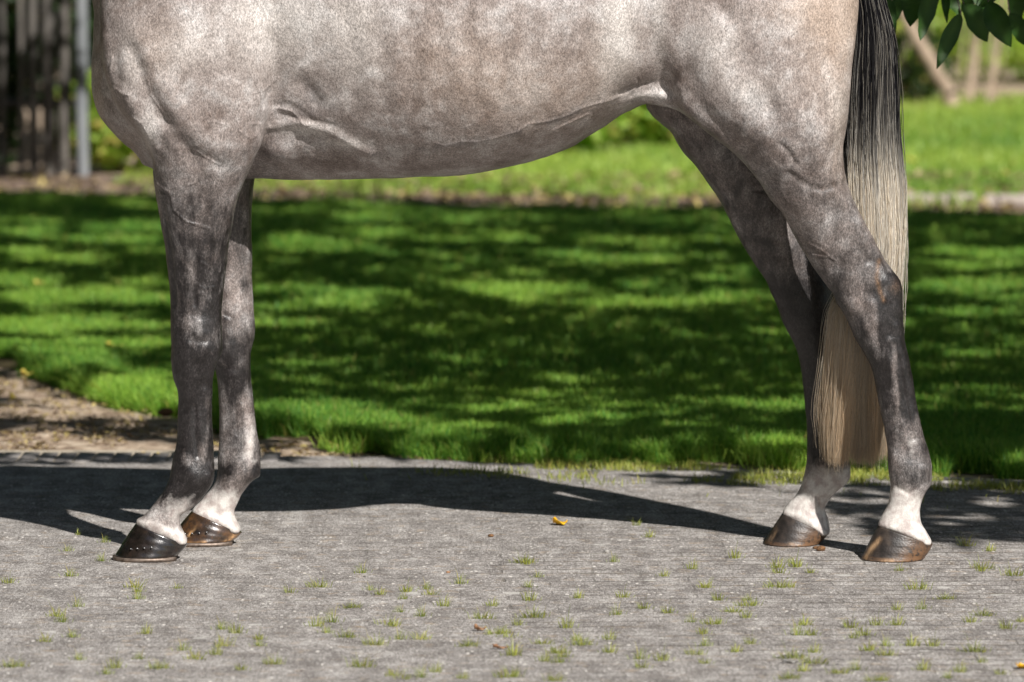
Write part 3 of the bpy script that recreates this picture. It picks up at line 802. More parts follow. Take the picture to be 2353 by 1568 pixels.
# far legs, the parts that show
F_ = 'far'
stroke([(562, 640), (565, 665)], 6, 3, F_); stroke([(553, 650), (556, 675)], 2.5, -2, F_)
stroke([(520, 660), (545, 700)], 10, 3, F_); stroke([(510, 720), (530, 728)], 5, -4, F_)
stroke([(525, 770), (530, 820)], 12, 3, F_); stroke([(555, 930), (560, 990), (568, 1030)], 5, 3, F_)
stroke([(540, 940), (545, 1000)], 3, -3, F_); stroke([(560, 1060), (560, 1090)], 14, 3, F_)
stroke([(505, 845), (540, 850)], 6, -3, F_)
stroke([(1850, 1100), (1862, 1130)], 12, 3, F_); stroke([(1862, 1150), (1874, 1190)], 6, -2.5, F_)
stroke([(1876, 1140), (1890, 1180), (1897, 1215)], 2.5, -4, F_)
stroke([(1880, 870), (1890, 960)], 8, 3, F_); stroke([(1730, 437), (1760, 440)], 5, -3, F_)
stroke([(1805, 1180), (1840, 1188), (1880, 1212)], 7, 2.5, F_); stroke([(446, 1178), (490, 1190), (540, 1212)], 7, 2.5, F_)
# fine unevenness of skin over the whole body
P3 = P * np.array([1, 1, 1.0])
disp += (fbm(P3 * 14, 3, 77) - .5) * .0035 * np.clip(P[:, 2] / .5, .25, 1)
disp += (fbm(P3 * 48, 2, 78) - .5) * .0016
P = P + Nn * disp[:, None]

# --- coat masks in the horse's own side view: R dark legs, G white, each with painted sheen, B tan; second: pale, bare skin, rust
mask = np.zeros((nv, 3)); mask2 = np.zeros((nv, 3))
def gauss(px, py, sx, sy): return np.exp(-((VX - px) / sx) ** 2 - ((VY - py) / sy) ** 2)
def sstep(a, b, x): t = np.clip((x - a) / (b - a), 0, 1); return t*t*(3-2*t)
fore = (VX < 640); hind = (VX > 1450); nr = near; fr = ~near
leg = np.zeros(nv)
leg = np.where(fore & nr, np.interp(VY, [300, 380, 450, 560, 680, 780, 860, 1000, 1060, 1120, 1150, 1200], [0, .14, .36, .56, .60, .55, .80, .72, .60, .78, .50, .10]), leg)
leg = np.where(fore & fr & (VY > 405), np.interp(VY, [400, 560, 700, 780, 860, 950, 1060, 1100, 1140, 1180], [.45, .40, .26, .50, .60, .45, .38, .42, .12, 0]), leg)
leg = np.where(hind & nr, np.interp(VY, [200, 330, 440, 520, 600, 680, 760, 850, 950, 1050, 1110, 1140], [0, .16, .30, .30, .36, .48, .60, .66, .60, .42, .40, 0]), leg)
leg = np.where(hind & fr & (VX < 1960), np.interp(VY, [230, 400, 520, 640, 720, 800, 950, 1040, 1075, 1100], [.25, .40, .46, .55, .80, .85, .80, .66, .28, 0]), leg)  # far hind leg darkened further to deepen its shade
# local darker and lighter patches on the legs, some lighter ones painted highlights and sheen
for px, py, sx, sy, a, s in [(2062, 715, 22, 60, .65, 1), (2085, 850, 14, 70, .4, 1), (2045, 640, 20, 18, .25, 1), (2000, 600, 40, 20, .12, 1), (1925, 640, 20, 40, .15, 1),
                             (1965, 700, 25, 30, -.35, 1), (2005, 755, 16, 40, -.3, 1), (2055, 850, 7, 60, -.35, 1), (2090, 1010, 22, 40, -.15, 1), (2062, 930, 6, 60, -.3, 1),
                             (1830, 500, 40, 40, -.28, 1), (1900, 560, 40, 30, -.12, 1), (2060, 1060, 14, 30, -.15, 1), (2110, 1095, 25, 20, .12, 1),
                             (458, 758, 14, 14, -.10, 1), (430, 740, 30, 20, -.22, 1), (415, 680, 14, 30, -.15, 1), (450, 640, 30, 20, -.1, 1), (405, 800, 12, 60, .2, 1), (415, 870, 25, 20, .25, 1),
                             (475, 960, 8, 70, -.22, 1), (430, 990, 10, 50, -.15, 1), (465, 1040, 10, 20, -.35, 1), (440, 1060, 14, 14, -.2, 1), (430, 1125, 50, 12, .25, 1),
                             (540, 690, 20, 60, -.28, 2), (562, 655, 11, 15, .30, 2), (525, 730, 20, 10, .2, 2), (572, 1000, 9, 60, -.55, 2), (565, 930, 8, 40, -.2, 2), (530, 860, 25, 14, .18, 2),
                             (590, 1080, 10, 18, .3, 2), (520, 1080, 25, 15, .25, 2), (1885, 740, 40, 60, .15, 2), (1800, 540, 25, 60, -.3, 2)]:
    sd = nr if s == 1 else fr
    leg = leg + np.where(sd & (leg > 0), a * gauss(px, py, sx, sy), 0)
mask[:, 0] = np.clip(leg, 0, 1)
# keep the two near legs apart from the belly
wh = np.zeros(nv)
wh = np.where(fore & nr, sstep(1178, 1203, VY - (VX - 313) * .30) * 1.1 + .75 * gauss(415, 1175, 40, 18), wh)
wh = np.where(fore & fr & (VY > 1050), sstep(1108, 1160, VY - (VX - 500) * .1), wh)
wh = np.where(fore & fr, wh + .8 * gauss(575, 1020, 8, 30), wh)  # painted sheen band on the far fore cannon
vline = 1135 - 14 * np.cos((VX - 2060) / 22.0)
wh = np.where(hind & nr, sstep(-16, 20, VY - vline) * 1.2, wh)
wh = np.where(hind & fr & (VX < 1965), sstep(1060, 1100, VY) * .9, wh)
wh = np.where(hind & nr, wh + .12 * gauss(2098, 1022, 10, 16), wh)  # painted highlight on the near hind fetlock
mask[:, 1] = np.clip(wh, 0, 1.2)
# tan quarters and belly, pale flank, shoulder blade; breast and girth fold painted lit
body = (VY < 480)
mask[:, 2] = np.clip(np.where(body, .95 * gauss(1925, 40, 75, 190) + .65 * gauss(1880, 10, 120, 60) + .5 * gauss(1250, 230, 190, 90) + .40 * gauss(1050, 150, 160, 110)
                              + .35 * gauss(370, 120, 60, 80) + .7 * gauss(222, 190, 16, 110) + .4 * gauss(300, 330, 30, 40) + .4 * gauss(1400, 150, 60, 100) + .55 * gauss(1925, 330, 25, 90), 0), 0, 1)  # breast strip painted lighter in place of missing bounce light
mask2[:, 0] = np.clip(np.where(body, .75 * gauss(1420, 60, 42, 150) + .65 * gauss(640, 40, 130, 120) + .5 * gauss(820, 60, 60, 140) + .4 * gauss(1515, 40, 20, 130) + .35 * gauss(430, 110, 60, 50)
                               + .45 * gauss(1640, 110, 60, 60) + .35 * gauss(1720, 210, 70, 40) + .6 * gauss(700, 295, 70, 14) + .7 * gauss(800, 330, 50, 12)  # thin pale strips paint the lit fold behind the elbow
                               + .6 * gauss(1490, 218, 60, 12) + .5 * gauss(345, 300, 20, 50) + .4 * gauss(300, 140, 30, 80) + .4 * gauss(1925, 250, 22, 50), 0), 0, .9)
skinm = .45 * gauss(715, 222, 18, 24) + .35 * gauss(690, 262, 50, 12) + .25 * gauss(630, 345, 40, 35) + .35 * gauss(1460, 200, 35, 18)
n3 = fbm(P * 30, 2, 5)
belly_line = stroke_dist([(860, 352), (930, 342), (1040, 333), (1130, 320), (1200, 302), (1270, 278), (1330, 252)], VX, VY)
skinm += .5 * np.exp(-(belly_line / 9) ** 2) * sstep(.4, .6, n3)
mask2[:, 1] = np.clip(np.where(nr & body, skinm, 0), 0, 1)
rust = .65 * np.exp(-(stroke_dist([(2018, 600), (2014, 640), (2022, 670), (2030, 690)], VX, VY) / 5) ** 2) + .3 * gauss(2055, 660, 12, 14)
mask2[:, 2] = np.clip(np.where(nr & hind, rust, 0), 0, 1)

horse = empty('horse', (0, 0, 0))
tag(horse, 'dapple grey horse standing side-on on the grey paving, dark legs with white pasterns', 'horse')
body = mesh_np('body', P, [Q], M_COAT, horse, True, {'mask': mask, 'mask2': mask2})

# --- hooves
def hoof(toe, heel, cf, cb, yc, mat, shod, stains=(), mud=0.0, oiled=True):
    """picture points of toe, heel, front and back of the coronet"""
    s = 1 if yc > 0 else -1
    zb = .010 if shod else .001
    Yn = yc
    xt = XZ(*toe, Yn)[0]; xh = XZ(*heel, Yn)[0]
    xcf, zcf = XZ(*cf, Yn); xcb, zcb = XZ(*cb, Yn)
    R, A = 26, 64; V = []; msk = []
    for i in range(R + 1):
        t = i / R
        a = np.linspace(0, 2*np.pi, A, endpoint=False)
        bulge = .0018 * math.sin(math.pi * t) + .0007 * math.sin(t * 21)*.3 + (.002 * (1-t)**6)
        x0 = xt + (xcf - xt) * t; x1 = xh + (xcb - xh) * t ** .85
        cx, rx = (x0 + x1) / 2, (x1 - x0) / 2 + bulge
        ry = .060 + (.0435 - .060) * t + bulge
        c, sn = np.cos(a), np.sin(a)
        xx = cx - rx * np.sign(c) * np.abs(c) ** .92
        wy = ry * (1 - .10 * np.clip(-c, 0, 1) ** 2)
        yy = yc + wy * sn
        q = (xx - x0) / (x1 - x0 + 1e-9)
        ztop = zcf + (zcb - zcf) * np.clip(q, 0, 1) ** 1.15
        zz = zb + (ztop - zb) * t
        V.append(np.stack([xx, yy, zz], 1))
        m = np.zeros((A, 3))
        m[:, 1] = mud * np.clip((q - .42) / .35, 0, 1) * np.clip(1.2 - t * .8, 0, 1) + mud * .35 * (t < .12)
        msk.append(m)
    V = np.concatenate(V); msk = np.concatenate(msk)
    px, py = W2V(V)
    for (pts, wd, a_) in stains:
        msk[:, 0] = np.maximum(msk[:, 0], a_ * np.exp(-(stroke_dist(pts, px, py) / wd) ** 2))
    idx = np.arange((R + 1) * A).reshape(R + 1, A)
    q = np.stack([idx[:-1], np.roll(idx[:-1], -1, 1), np.roll(idx[1:], -1, 1), idx[1:]], -1).reshape(-1, 4)
    V = np.vstack([V, [(xt + xh) / 2, yc, zb], [(xcf + xcb) / 2, yc, (zcf + zcb) / 2]]); msk = np.vstack([msk, np.zeros((2, 3))])
    nb = (R + 1) * A
    t1 = np.stack([np.full(A, nb), np.roll(idx[0], -1), idx[0]], 1); t2 = np.stack([np.full(A, nb + 1), idx[-1], np.roll(idx[-1], -1)], 1)
    h = mesh_np('hoof', V, [q, np.vstack([t1, t2])[:, ::-1] if False else np.vstack([t1, t2])], mat, horse, True, {'mask': msk})
    if shod:
        # open iron shoe under the wall, a little proud of it
        a = np.linspace(math.radians(-158), math.radians(158), 60)
        cx, rx = (xt + xh) / 2 + .002, (xh - xt) / 2 + .006
        prof = [(1.0, 0), (1.0, .0085), (.74, .0085), (.74, 0)]
        V = []
        for t in a:
            for r_, z_ in prof:
                V.append((cx - rx * math.cos(t) * r_ - .003, yc + .0635 * r_ * math.copysign(abs(math.sin(t)) ** .85, math.sin(t)), z_ + .0005))
        k = 4; n = len(a); f = []
        for i in range(n - 1):
            for j in range(k): f.append((i*k + j, i*k + (j+1) % k, (i+1)*k + (j+1) % k, (i+1)*k + j))
        f += [(0, 3, 2, 1), ((n-1)*k, (n-1)*k + 1, (n-1)*k + 2, (n-1)*k + 3)]
        mesh_np('horseshoe', np.array(V), [np.array(f)], M_IRON, h, False)
        # four clenched nail ends on the near wall
        V = []; f = []
        for j, fr_ in enumerate((.20, .31, .43, .55)):
            t = .24
            x = (xt + (xcf - xt) * t) * (1 - fr_) + (xh + (xcb - xh) * t) * fr_
            cc = (xt + (xcf - xt) * t + xh) / 2; rr = (xh - xt) / 2
            yy = yc - .0585 * max(0, 1 - ((x - cc) / rr) ** 2) ** .5 - .0005
            b = len(V); r_ = .0013 + .0004 * (j % 2)
            for dz in (-1, 1):
                for k2 in range(8):
                    V.append((x + r_ * math.cos(k2 * math.pi / 4) * 1.1, yy + (.003 if dz < 0 else -.0015), .030 + j * .0015 + r_ * math.sin(k2 * math.pi / 4)))
            f += [(b + k2, b + (k2 + 1) % 8, b + 8 + (k2 + 1) % 8, b + 8 + k2) for k2 in range(8)]
            f += [(b + 8, b + 9, b + 10, b + 11), (b + 8, b + 11, b + 12, b + 15), (b + 12, b + 13, b + 14, b + 15)]
        mesh_np('nail', np.array(V), [np.array(f)], M_NAIL, h, True)
    return h
h1 = hoof((266, 1286), (408, 1286), (312, 1203), (431, 1250), -.135, M_OIL, True)
h2 = hoof((388, 1254), (537, 1254), (441, 1174), (556, 1224), .135, M_AMB, True, [([(545, 1228), (515, 1250), (498, 1262)], 5, .95), ([(428, 1250), (450, 1250), (470, 1246)], 3.5, .7), ([(460, 1203), (445, 1218), (432, 1232)], 1.6, .8)])
h3 = hoof((1980, 1284), (2120, 1284), (2018, 1208), (2143, 1250), -.135, M_DRY, False, [([(2020, 1240), (2000, 1262), (1988, 1285)], 5.5, 1), ([(2025, 1290), (2060, 1290)], 4.5, 1), ([(1990, 1288), (2010, 1294)], 4, .5)], 1.0)
h4 = hoof((1755, 1249), (1880, 1249), (1798, 1180), (1903, 1226), .135, M_DRY, False, [([(1783, 1215), (1768, 1245)], 3.5, .8), ([(1815, 1250), (1855, 1256)], 3, .5)], 1.0)
h1['label'] = 'glossy dark oiled hoof with a thin iron shoe, nearest front leg'
h2['label'] = 'glossy amber-brown hoof with an orange streak near the heel'
h3['label'] = 'dull dark hoof with pale streak at the toe and muddy heel'
h4['label'] = 'dull brown hoof with muddy heel, farther hind leg'

# --- tail
def strands(name, roots, tips, n, npts, mat, colfun, wmm=.9, parent=None, bulge=None):
    pass
def make_tail():
    # picture outline of the hanging tail: y, left, right; depth centre and half thickness
    rows = [(-190, 1900, 1950), (-120, 1925, 2000), (-60, 1945, 2018), (0, 1955, 2030), (33, 1958, 2039), (83, 1957, 2052), (133, 1952, 2059), (200, 1948, 2062), (300, 1944, 2065),
            (367, 1942, 2069), (433, 1944, 2075), (500, 1950, 2074), (556, 1955, 2074), (646, 1940, 2068), (720, 1912, 2060), (800, 1905, 2050), (900, 1898, 2044), (980, 1893, 2041), (1070, 1893, 2037)]
    py = np.array([r[0] for r in rows], float)
    Yc = np.interp(py, [-190, 0, 300, 760, 1070], [0, -.005, -.02, -.055, .04])
    L, Z = V2XZ(np.array([r[1] for r in rows]), py, Yc); Rr, _ = V2XZ(np.array([r[2] for r in rows]), py, Yc)
    th = np.interp(py, [-190, -60, 100, 500, 900, 1070], [.025, .038, .046, .050, .045, .035])
    ts = np.linspace(0, 1, 44)
    def prof(arr): return pchip(Z[::-1], arr[::-1])
    fL, fR, fY, fT = prof(L), prof(Rr), prof(Yc), prof(th)
    zt, zbm = Z[0], Z[-1]
    # inner core so that no light shows through
    A = 28; V = []; C = []
    for z in np.linspace(zt, zbm + .11, 50):
        l, r, yc, t_ = (float(f(np.array([z]))[0]) for f in (fL, fR, fY, fT))
        for a in np.linspace(0, 2*math.pi, A, endpoint=False):
            V.append(((l + r) / 2 + (r - l) / 2 * .82 * math.cos(a), yc + t_ * .7 * math.sin(a), z))
    V = np.array(V); n = 50; idx = np.arange(n * A).reshape(n, A)
    q = np.stack([idx[:-1], idx[1:], np.roll(idx[1:], -1, 1), np.roll(idx[:-1], -1, 1)], -1).reshape(-1, 4)
    caps = [idx[0][[i, i+1, A-2-i, A-1-i]] for i in range(0, A // 2 - 1)] + [idx[-1][[i, i+1, A-2-i, A-1-i]] for i in range(0, A // 2 - 1)]
    def base_col(z, u):
        """hair colour down the tail: black, then grey, then straw white"""
        py_ = np.interp(z, [Z[-1], Z[0]], [py[-1], py[0]])
        k = np.interp(py_, [0, 215, 310, 400, 475], [0, .03, .24, .78, 1.0])
        return k
    k = base_col(V[:, 2], 0)[:, None]
    C = (1 - k) * np.array([.008, .008, .010]) + k * np.array([.50, .42, .32])
    tail = mesh_np('tail', V, [q, np.array(caps)], M_HAIR, horse, True, {'tint': C})
    tail['label'] = 'long hanging tail, black at the top and straw white below'
    # hair
    N, K = 14000, 32
    a = rng.uniform(0, 2*np.pi, N); rad = np.sqrt(rng.uniform(.55, 1.0, N))
    stray = rng.random(N) < .02
    rad = np.where(stray, rad * rng.uniform(1.0, 1.22, N), rad)
    u = rad * np.cos(a); v = rad * np.sin(a)
    t = np.linspace(0, 1, K)
    z0 = zt + .04 - rng.random(N) * .55 * (rng.random(N) < .5)        # some hairs start lower down
    lock = np.floor((u + 1.3) * 9 + 3 * (np.sin(a) > 0)).astype(int) % 40
    lr = np.random.default_rng(77); la, lp, lc, ll = lr.normal(0, 1, 40), lr.uniform(0, 6.3, 40), lr.uniform(.82, 1.12, 40), lr.uniform(-1, 1, 40)
    length_px = 1064 - rng.exponential(20, N) - 10 * u ** 2 + 20 * np.sin(lock * 2.3) * rng.random(N) - 14 * (lock % 3 == 0) + 22 * (rng.random(N) < .04) - 40 * (np.abs(u) ** 3) * rng.random(N) + np.where(u < -.3, 18 * rng.random(N), 0)
    zend = np.where(length_px > 1000, Z[-1] + (1070 - length_px) * (Z[-2] - Z[-1]) / (py[-1] - py[-2]), np.interp(length_px, py, Z))
    zend = np.where((np.abs(u + .28) < .07), zend + .14 * rng.random(N), zend)
    zend = np.where(rng.random(N) < .16, zend + rng.random(N) * .5, zend)
    zz = z0[:, None] + (zend - z0)[:, None] * t[None]
    zc = np.clip(zz, Z[-1], Z[0])
    Lf, Rf, Yf, Tf = (f(zc) for f in (fL, fR, fY, fT))
    clump = np.round(a * 9) * 1.7
    wav = .0018 * np.sin(zz * 17 + clump[:, None]) + .0009 * np.sin(zz * 39 + clump[:, None] * 3)
    dr = np.cumsum(rng.normal(0, .0006, (N, K)), 1)
    du = np.clip(np.cumsum(rng.normal(0, .012, (N, K)), 1), -.15, .15) + np.where(stray, .0, 0)[:, None]
    uu = u[:, None] + du; vv = v[:, None]
    uu = np.where(stray[:, None], uu + .20 * np.abs(t[None] - .3) * np.sign(u[:, None]) , np.clip(uu, -1.02, 1.02))
    lowk = np.clip((.95 - zz) / .7, 0, 1)
    X = (Lf + Rf) / 2 + (Rf - Lf) / 2 * uu + wav + dr + lowk * (.0045 * la[lock][:, None] * np.sin(zz * 11 + lp[lock][:, None]) + .0022 * np.sin(zz * 31 + 2 * lp[lock][:, None]))
    Y = Yf + Tf * vv + dr[:, ::-1] * .6
    Cc = np.stack([X, Y, zz], -1)                                     # N,K,3
    # ribbon facing outward with a small third edge
    wd = (.00062 + .00045 * rng.random(N))[:, None] * (1 - .75 * t[None] ** 3)
    ang = rng.uniform(0, np.pi, N)
    s = np.stack([np.cos(ang), np.sin(ang), 0 * ang], 1)[:, None, :]
    s2 = np.stack([-np.sin(ang), np.cos(ang), 0 * ang], 1)[:, None, :]
    v0 = Cc + s * wd[..., None] * .6; v1 = Cc - s * wd[..., None] * .3 + s2 * wd[..., None] * .5; v2 = Cc - s * wd[..., None] * .3 - s2 * wd[..., None] * .5
    VV = np.stack([v0, v1, v2], 2).reshape(-1, 3)
    i0 = (np.arange(N)[:, None] * K + np.arange(K - 1)[None]) * 3
    i0 = i0.reshape(-1, 1)
    F4 = np.concatenate([i0 + np.array([[0, 1, 4, 3]]), i0 + np.array([[1, 2, 5, 4]]), i0 + np.array([[2, 0, 3, 5]])])
    py_of = lambda z: np.interp(z, [Z[-1], Z[0]], [py[-1], py[0]])
    k = base_col(zz, 0) + (rng.normal(0, .08, N) + .09 * np.sin(a * 5 + 1) + .08 * np.sin(a * 13))[:, None] * np.clip((py_of(zz) - 120) / 160, 0, 1)
    edge = np.clip((np.abs(u) - .8) / .2, 0, 1)[:, None]
    k = k - np.where(u[:, None] > 0, .35, .45) * edge * (zz > .78)
    k = np.clip(k, 0, 1)
    whitehair = (rng.random(N) < .16)[:, None]
    k = np.where(whitehair, np.clip(k + .38, 0, 1), k)
    rootc = np.array([.014, .013, .017]); tipc = np.array([.95, .92, .86])
    warm = rng.random(N)[:, None, None]
    tc = tipc * (1 - .2 * warm * np.array([0.2, .6, 1.2]))
    low = np.clip((.60 - zz) / .25, 0, 1)[..., None]
    tc = tc * (1 - low * np.array([.0, .07, .17]))
    cc = (1 - k[..., None]) * rootc + k[..., None] * tc
    cc = cc * rng.uniform(.8, 1.16, N)[:, None, None] * (1 + lowk[..., None] * (lc[lock][:, None, None] - 1))
    CC = np.repeat(cc.reshape(-1, 3), 3, axis=0)
    mesh_np('tail_hair', VV, [F4], M_HAIR, tail, True, {'tint': CC})['kind'] = 'stuff'
make_tail()

# ============================================================ leaves, trees, shrubs
def leaf_mesh(C, D, Nrm, Ln, Wd, fold=.12, shape='oval'):
    """C base points, D directions, Nrm normals; returns verts (n*7) and faces"""
    n = len(C)
    D = D / np.linalg.norm(D, axis=1, keepdims=True)
    S = np.cross(D, Nrm); S /= np.linalg.norm(S, axis=1, keepdims=True) + 1e-9
    U = np.cross(S, D)
    Ln = Ln[:, None]; Wd = Wd[:, None]
    v = [C, C + D*Ln*.33 + S*Wd*.46 + U*Wd*fold, C + D*Ln*.68 + S*Wd*.36 + U*Wd*fold*.8, C + D*Ln - U*Ln*.08,
         C + D*Ln*.68 - S*Wd*.36 + U*Wd*fold*.8, C + D*Ln*.33 - S*Wd*.46 + U*Wd*fold]
    v = np.stack(v, 1).reshape(-1, 3); i = (np.arange(n) * 6)[:, None]
    q = np.concatenate([i + np.array([[0, 1, 2, 3]]), i + np.array([[0, 3, 4, 5]])])
    return v, q
def rdir(n, up=0.0):
    d = rng.normal(0, 1, (n, 3)); d[:, 2] += up
    return d / np.linalg.norm(d, axis=1, keepdims=True)
def foliage(name, C, ln, wd, mat, parent=None, yellow=.02, base=.5, up=0.0, nrm_up=.6):
    n = len(C)
    D = rdir(n, up); Nr = rdir(n, nrm_up)
    v, q = leaf_mesh(C, D, Nr, ln * rng.uniform(.65, 1.25, n), wd * rng.uniform(.7, 1.2, n))
    t = np.repeat(tints(n, base, yellow), 6, axis=0)
    return mesh_np(name, v, [q], mat, parent, True, {'tint': t})
def tube(paths, sides=8):
    """paths: list of (points, radii) -> verts, quads"""
    V, Fq, b = [], [], 0
    for pts, rad in paths:
        pts = np.array(pts, float); n = len(pts)
        tg = np.gradient(pts, axis=0); tg /= np.linalg.norm(tg, axis=1, keepdims=True)
        ref = np.array([.3, 1, .2]); ref /= np.linalg.norm(ref)
        s = np.cross(tg, ref); s /= np.linalg.norm(s, axis=1, keepdims=True); u = np.cross(s, tg)
        for i in range(n):
            for k in range(sides):
                a = 2*math.pi*k/sides
                V.append(pts[i] + rad[i] * (s[i]*math.cos(a) + u[i]*math.sin(a)))
        for i in range(n - 1):
            for k in range(sides):
                Fq.append((b+i*sides+k, b+i*sides+(k+1) % sides, b+(i+1)*sides+(k+1) % sides, b+(i+1)*sides+k))
        for e in (0, n-1):
            for k in range(1, sides // 2):
                pass
        b += n * sides
    return np.array(V), np.array(Fq)
def wig(p0, p1, n, amp, r0, r1, seed=0):
    r = np.random.default_rng(seed); t = np.linspace(0, 1, n)[:, None]
    p = np.array(p0) * (1-t) + np.array(p1) * t
    o = np.cumsum(r.normal(0, amp, (n, 3)), 0); o -= t * o[-1]
    return p + o, (r0 * (1 - t) + r1 * t)[:, 0]

# --- patches of sun on the lawn: (x, y, half width, half height) in the picture
def zz(R): return [(551.5 + x * .4948, 367.7 + y * .4948, a * .4948, b * .4948) for x, y, a, b in R]
LIT = zz([(350, 440, 290, 30), (200, 395, 120, 18), (625, 372, 160, 26), (900, 402, 150, 12), (1260, 395, 150, 16), (1040, 312, 160, 14), (1650, 410, 95, 26), (1930, 425, 190, 24),
          (1870, 508, 110, 14), (920, 482, 60, 14), (1500, 515, 90, 12), (2140, 592, 200, 14), (1300, 572, 110, 24), (590, 548, 120, 16), (240, 615, 190, 14), (520, 658, 290, 16),
          (900, 602, 90, 18), (1320, 640, 330, 24), (1890, 700, 400, 26), (1330, 780, 150, 9), (260, 862, 190, 7), (120, 990, 100, 16), (890, 1085, 110, 16), (880, 1120, 90, 26),
          (1225, 1010, 40, 20), (2140, 935, 60, 10), (1150, 1185, 200, 22), (350, 1215, 330, 45), (300, 1150, 120, 14), (1575, 1165, 130, 20), (1950, 1140, 110, 22), (2260, 1200, 120, 22), (1500, 1270, 200, 12), (1900,1250,150,12), (2290,410,80,14), (1750,310,120,10), (2000,300,80,10)])
LIT += [(60, 545, 100, 9), (250, 540, 90, 10), (60, 590, 70, 12), (260, 568, 120, 12), (120, 610, 120, 10), (300, 600, 60, 8), (50, 665, 90, 18), (180, 702, 210, 20), (60, 700, 120, 22), (330, 715, 60, 12),
        (90, 772, 160, 22), (300, 768, 90, 12), (110, 825, 180, 22), (300, 812, 110, 14), (150, 860, 120, 12), (330, 905, 90, 18), (370, 930, 60, 14), (40, 480, 50, 5), (330,660,50,8), (520, 700, 30, 20)]
LIT += [(2230, 548, 70, 6), (2160, 592, 90, 9), (2300, 600, 110, 10), (2220, 630, 100, 7), (2200, 673, 150, 14), (2330, 690, 60, 10), (2180, 735, 60, 9), (2320, 730, 60, 7), (2250, 780, 60, 12), (2330, 805, 70, 10),
        (2130, 820, 50, 8), (2210, 925, 120, 14), (2120, 925, 40, 10), (2270, 985, 60, 16), (2150, 1000, 60, 12), (2320, 960, 60, 10), (1640, 640, 60, 10), (1750, 520, 40, 7), (1650, 660, 90, 10), (1660,700,100,12)]
LIT += [(1150, 968, 170, 10), (1380, 985, 110, 9), (1500, 962, 70, 8), (1000, 1005, 130, 10), (750, 985, 160, 26), (1600, 1010, 130, 12), (1780, 1045, 80, 16), (2250, 1050, 80, 14), (2120, 1060, 60, 10), (1650, 950, 90, 12)]
LIT += [(880, 482, 130, 5), (1150, 470, 120, 9), (1330, 470, 90, 8), (1520, 470, 80, 12), (1680, 470, 90, 14), (760, 455, 50, 4), (240, 425, 60, 5), (330, 452, 60, 4), (100, 440, 40, 4)]
# soil and paving in the sun
LIT += [(150, 1020, 330, 26), (60, 995, 120, 16), (20, 885, 70, 30), (330, 1035, 120, 8), (120, 960, 40, 7), (250, 952, 70, 7), (355, 953, 60, 6), (670, 1025, 80, 12), (700, 1045, 80, 4), (640, 1058, 60, 5), (380, 1000, 40, 6),
        (30, 935, 40, 5), (210, 985, 50, 4), (890, 1068, 90, 3)]
LIT = np.array(LIT)
def lit_amount(px, py, Pg):
    nx = 26 * (fbm(Pg * np.array([3.2, 2.2]), 2, 50) - .5); ny = 16 * (fbm(Pg * np.array([3.2, 2.2]), 2, 60) - .5)
    px = px + nx * 2.2; py = py + ny * (py - 380) / 620.0
    s = np.zeros(len(px))
    for x, y, a, b in LIT:
        s = np.maximum(s, 1.35 - ((px - x) / a) ** 2 - ((py - y) / b) ** 2)
    return s
def visible_sunny(px, py):
    """parts of the ground the photograph shows in full sun"""
    far = py < np.interp(px, [-900, 0, 580, 1000, 1300, 2353, 3200], [300, 395, 424, 448, 470, 494, 500])
    front = py > np.interp(px, [-900, 0, 400, 640, 900, 1250, 1420, 1500, 1700, 1880, 1990, 2180, 2353, 2800], [1052, 1062, 1060, 1052, 1058, 1060, 1090, 1110, 1122, 1135, 1215, 1255, 1275, 1300])
    return far | front
def shade_leaves(n, x0, x1, y0, y1, hfun, ln, wd):
    gx = rng.uniform(x0, x1, n); gy = rng.uniform(y0, y1, n)
    G = np.column_stack([gx, gy, np.zeros(n)])
    px, py = W2V(G)
    s = lit_amount(px, py, G[:, :2])
    nz = fbm(G[:, :2] * np.array([4.5, 3.0]), 3, 90)
    inframe = (px > -150) & (px < 2500)
    keep = np.where(inframe, (s + (nz - .5) * 1.0 < .12) | ((s < .6) & (rng.random(n) < .03)), nz < .56)
    keep &= ~visible_sunny(px, py)
    # open lace towards the front on the paving at right
    lace = (px > 1240) & (py > 1070) & (gy < 2.4)
    keep &= ~(lace & (fbm(G[:, :2] * np.array([2.2, 5.0]), 2, 97) > np.interp(px, [1300, 1900, 2100], [.46, .55, .62])))
    # the same at left over the soil: dark bands of a bough
    soil_ = (px < 620) & (py > np.interp(px, [0, 250, 400, 600], [850, 930, 955, 1000]))
    keep &= ~(soil_ & (fbm(G[:, :2] * np.array([1.6, 5.5]), 2, 98) > .60))
    gx, gy = gx[keep], gy[keep]
    h = hfun(np.column_stack([gx, gy])) + rng.normal(0, .10, len(gx))
    return np.column_stack([gx + SUN[0] * h, gy + SUN[1] * h, h])
def hcrown(P): return 2.5 + 1.7 * fbm(P * .55 + 3, 2, 70) + .8 * (vnoise(P * 2.3, 71) - .5)
tree = empty('walnut_tree', (4.3, 1.6, 0))
tag(tree, 'broad tree at the right whose dark drooping leaves hang into the upper right corner', 'tree')
def at_tree(v): return v - np.array([4.3, 1.6, 0])
def set_parent_keep(o, loc):
    me = o.data; a = np.empty(len(me.vertices) * 3, np.float32); me.vertices.foreach_get('co', a)
    a = (a.reshape(-1, 3) - np.array(loc)).astype(np.float32); me.vertices.foreach_set('co', a.ravel()); me.update()
C = shade_leaves(60000, -3.4, 4.6, .2, 12.6, hcrown, 0, 0)
gx = rng.uniform(-4.0, -2.2, 5200); gy = rng.uniform(11.6, 17.2, 5200)
k_ = fbm(np.column_stack([gx * 3.5, gy * 1.3]), 3, 44) < .54
hh_ = hcrown(np.column_stack([gx, gy]))[k_]; gx, gy = gx[k_], gy[k_]
C = np.vstack([C, np.column_stack([gx + SUN[0] * hh_, gy + SUN[1] * hh_, hh_])])
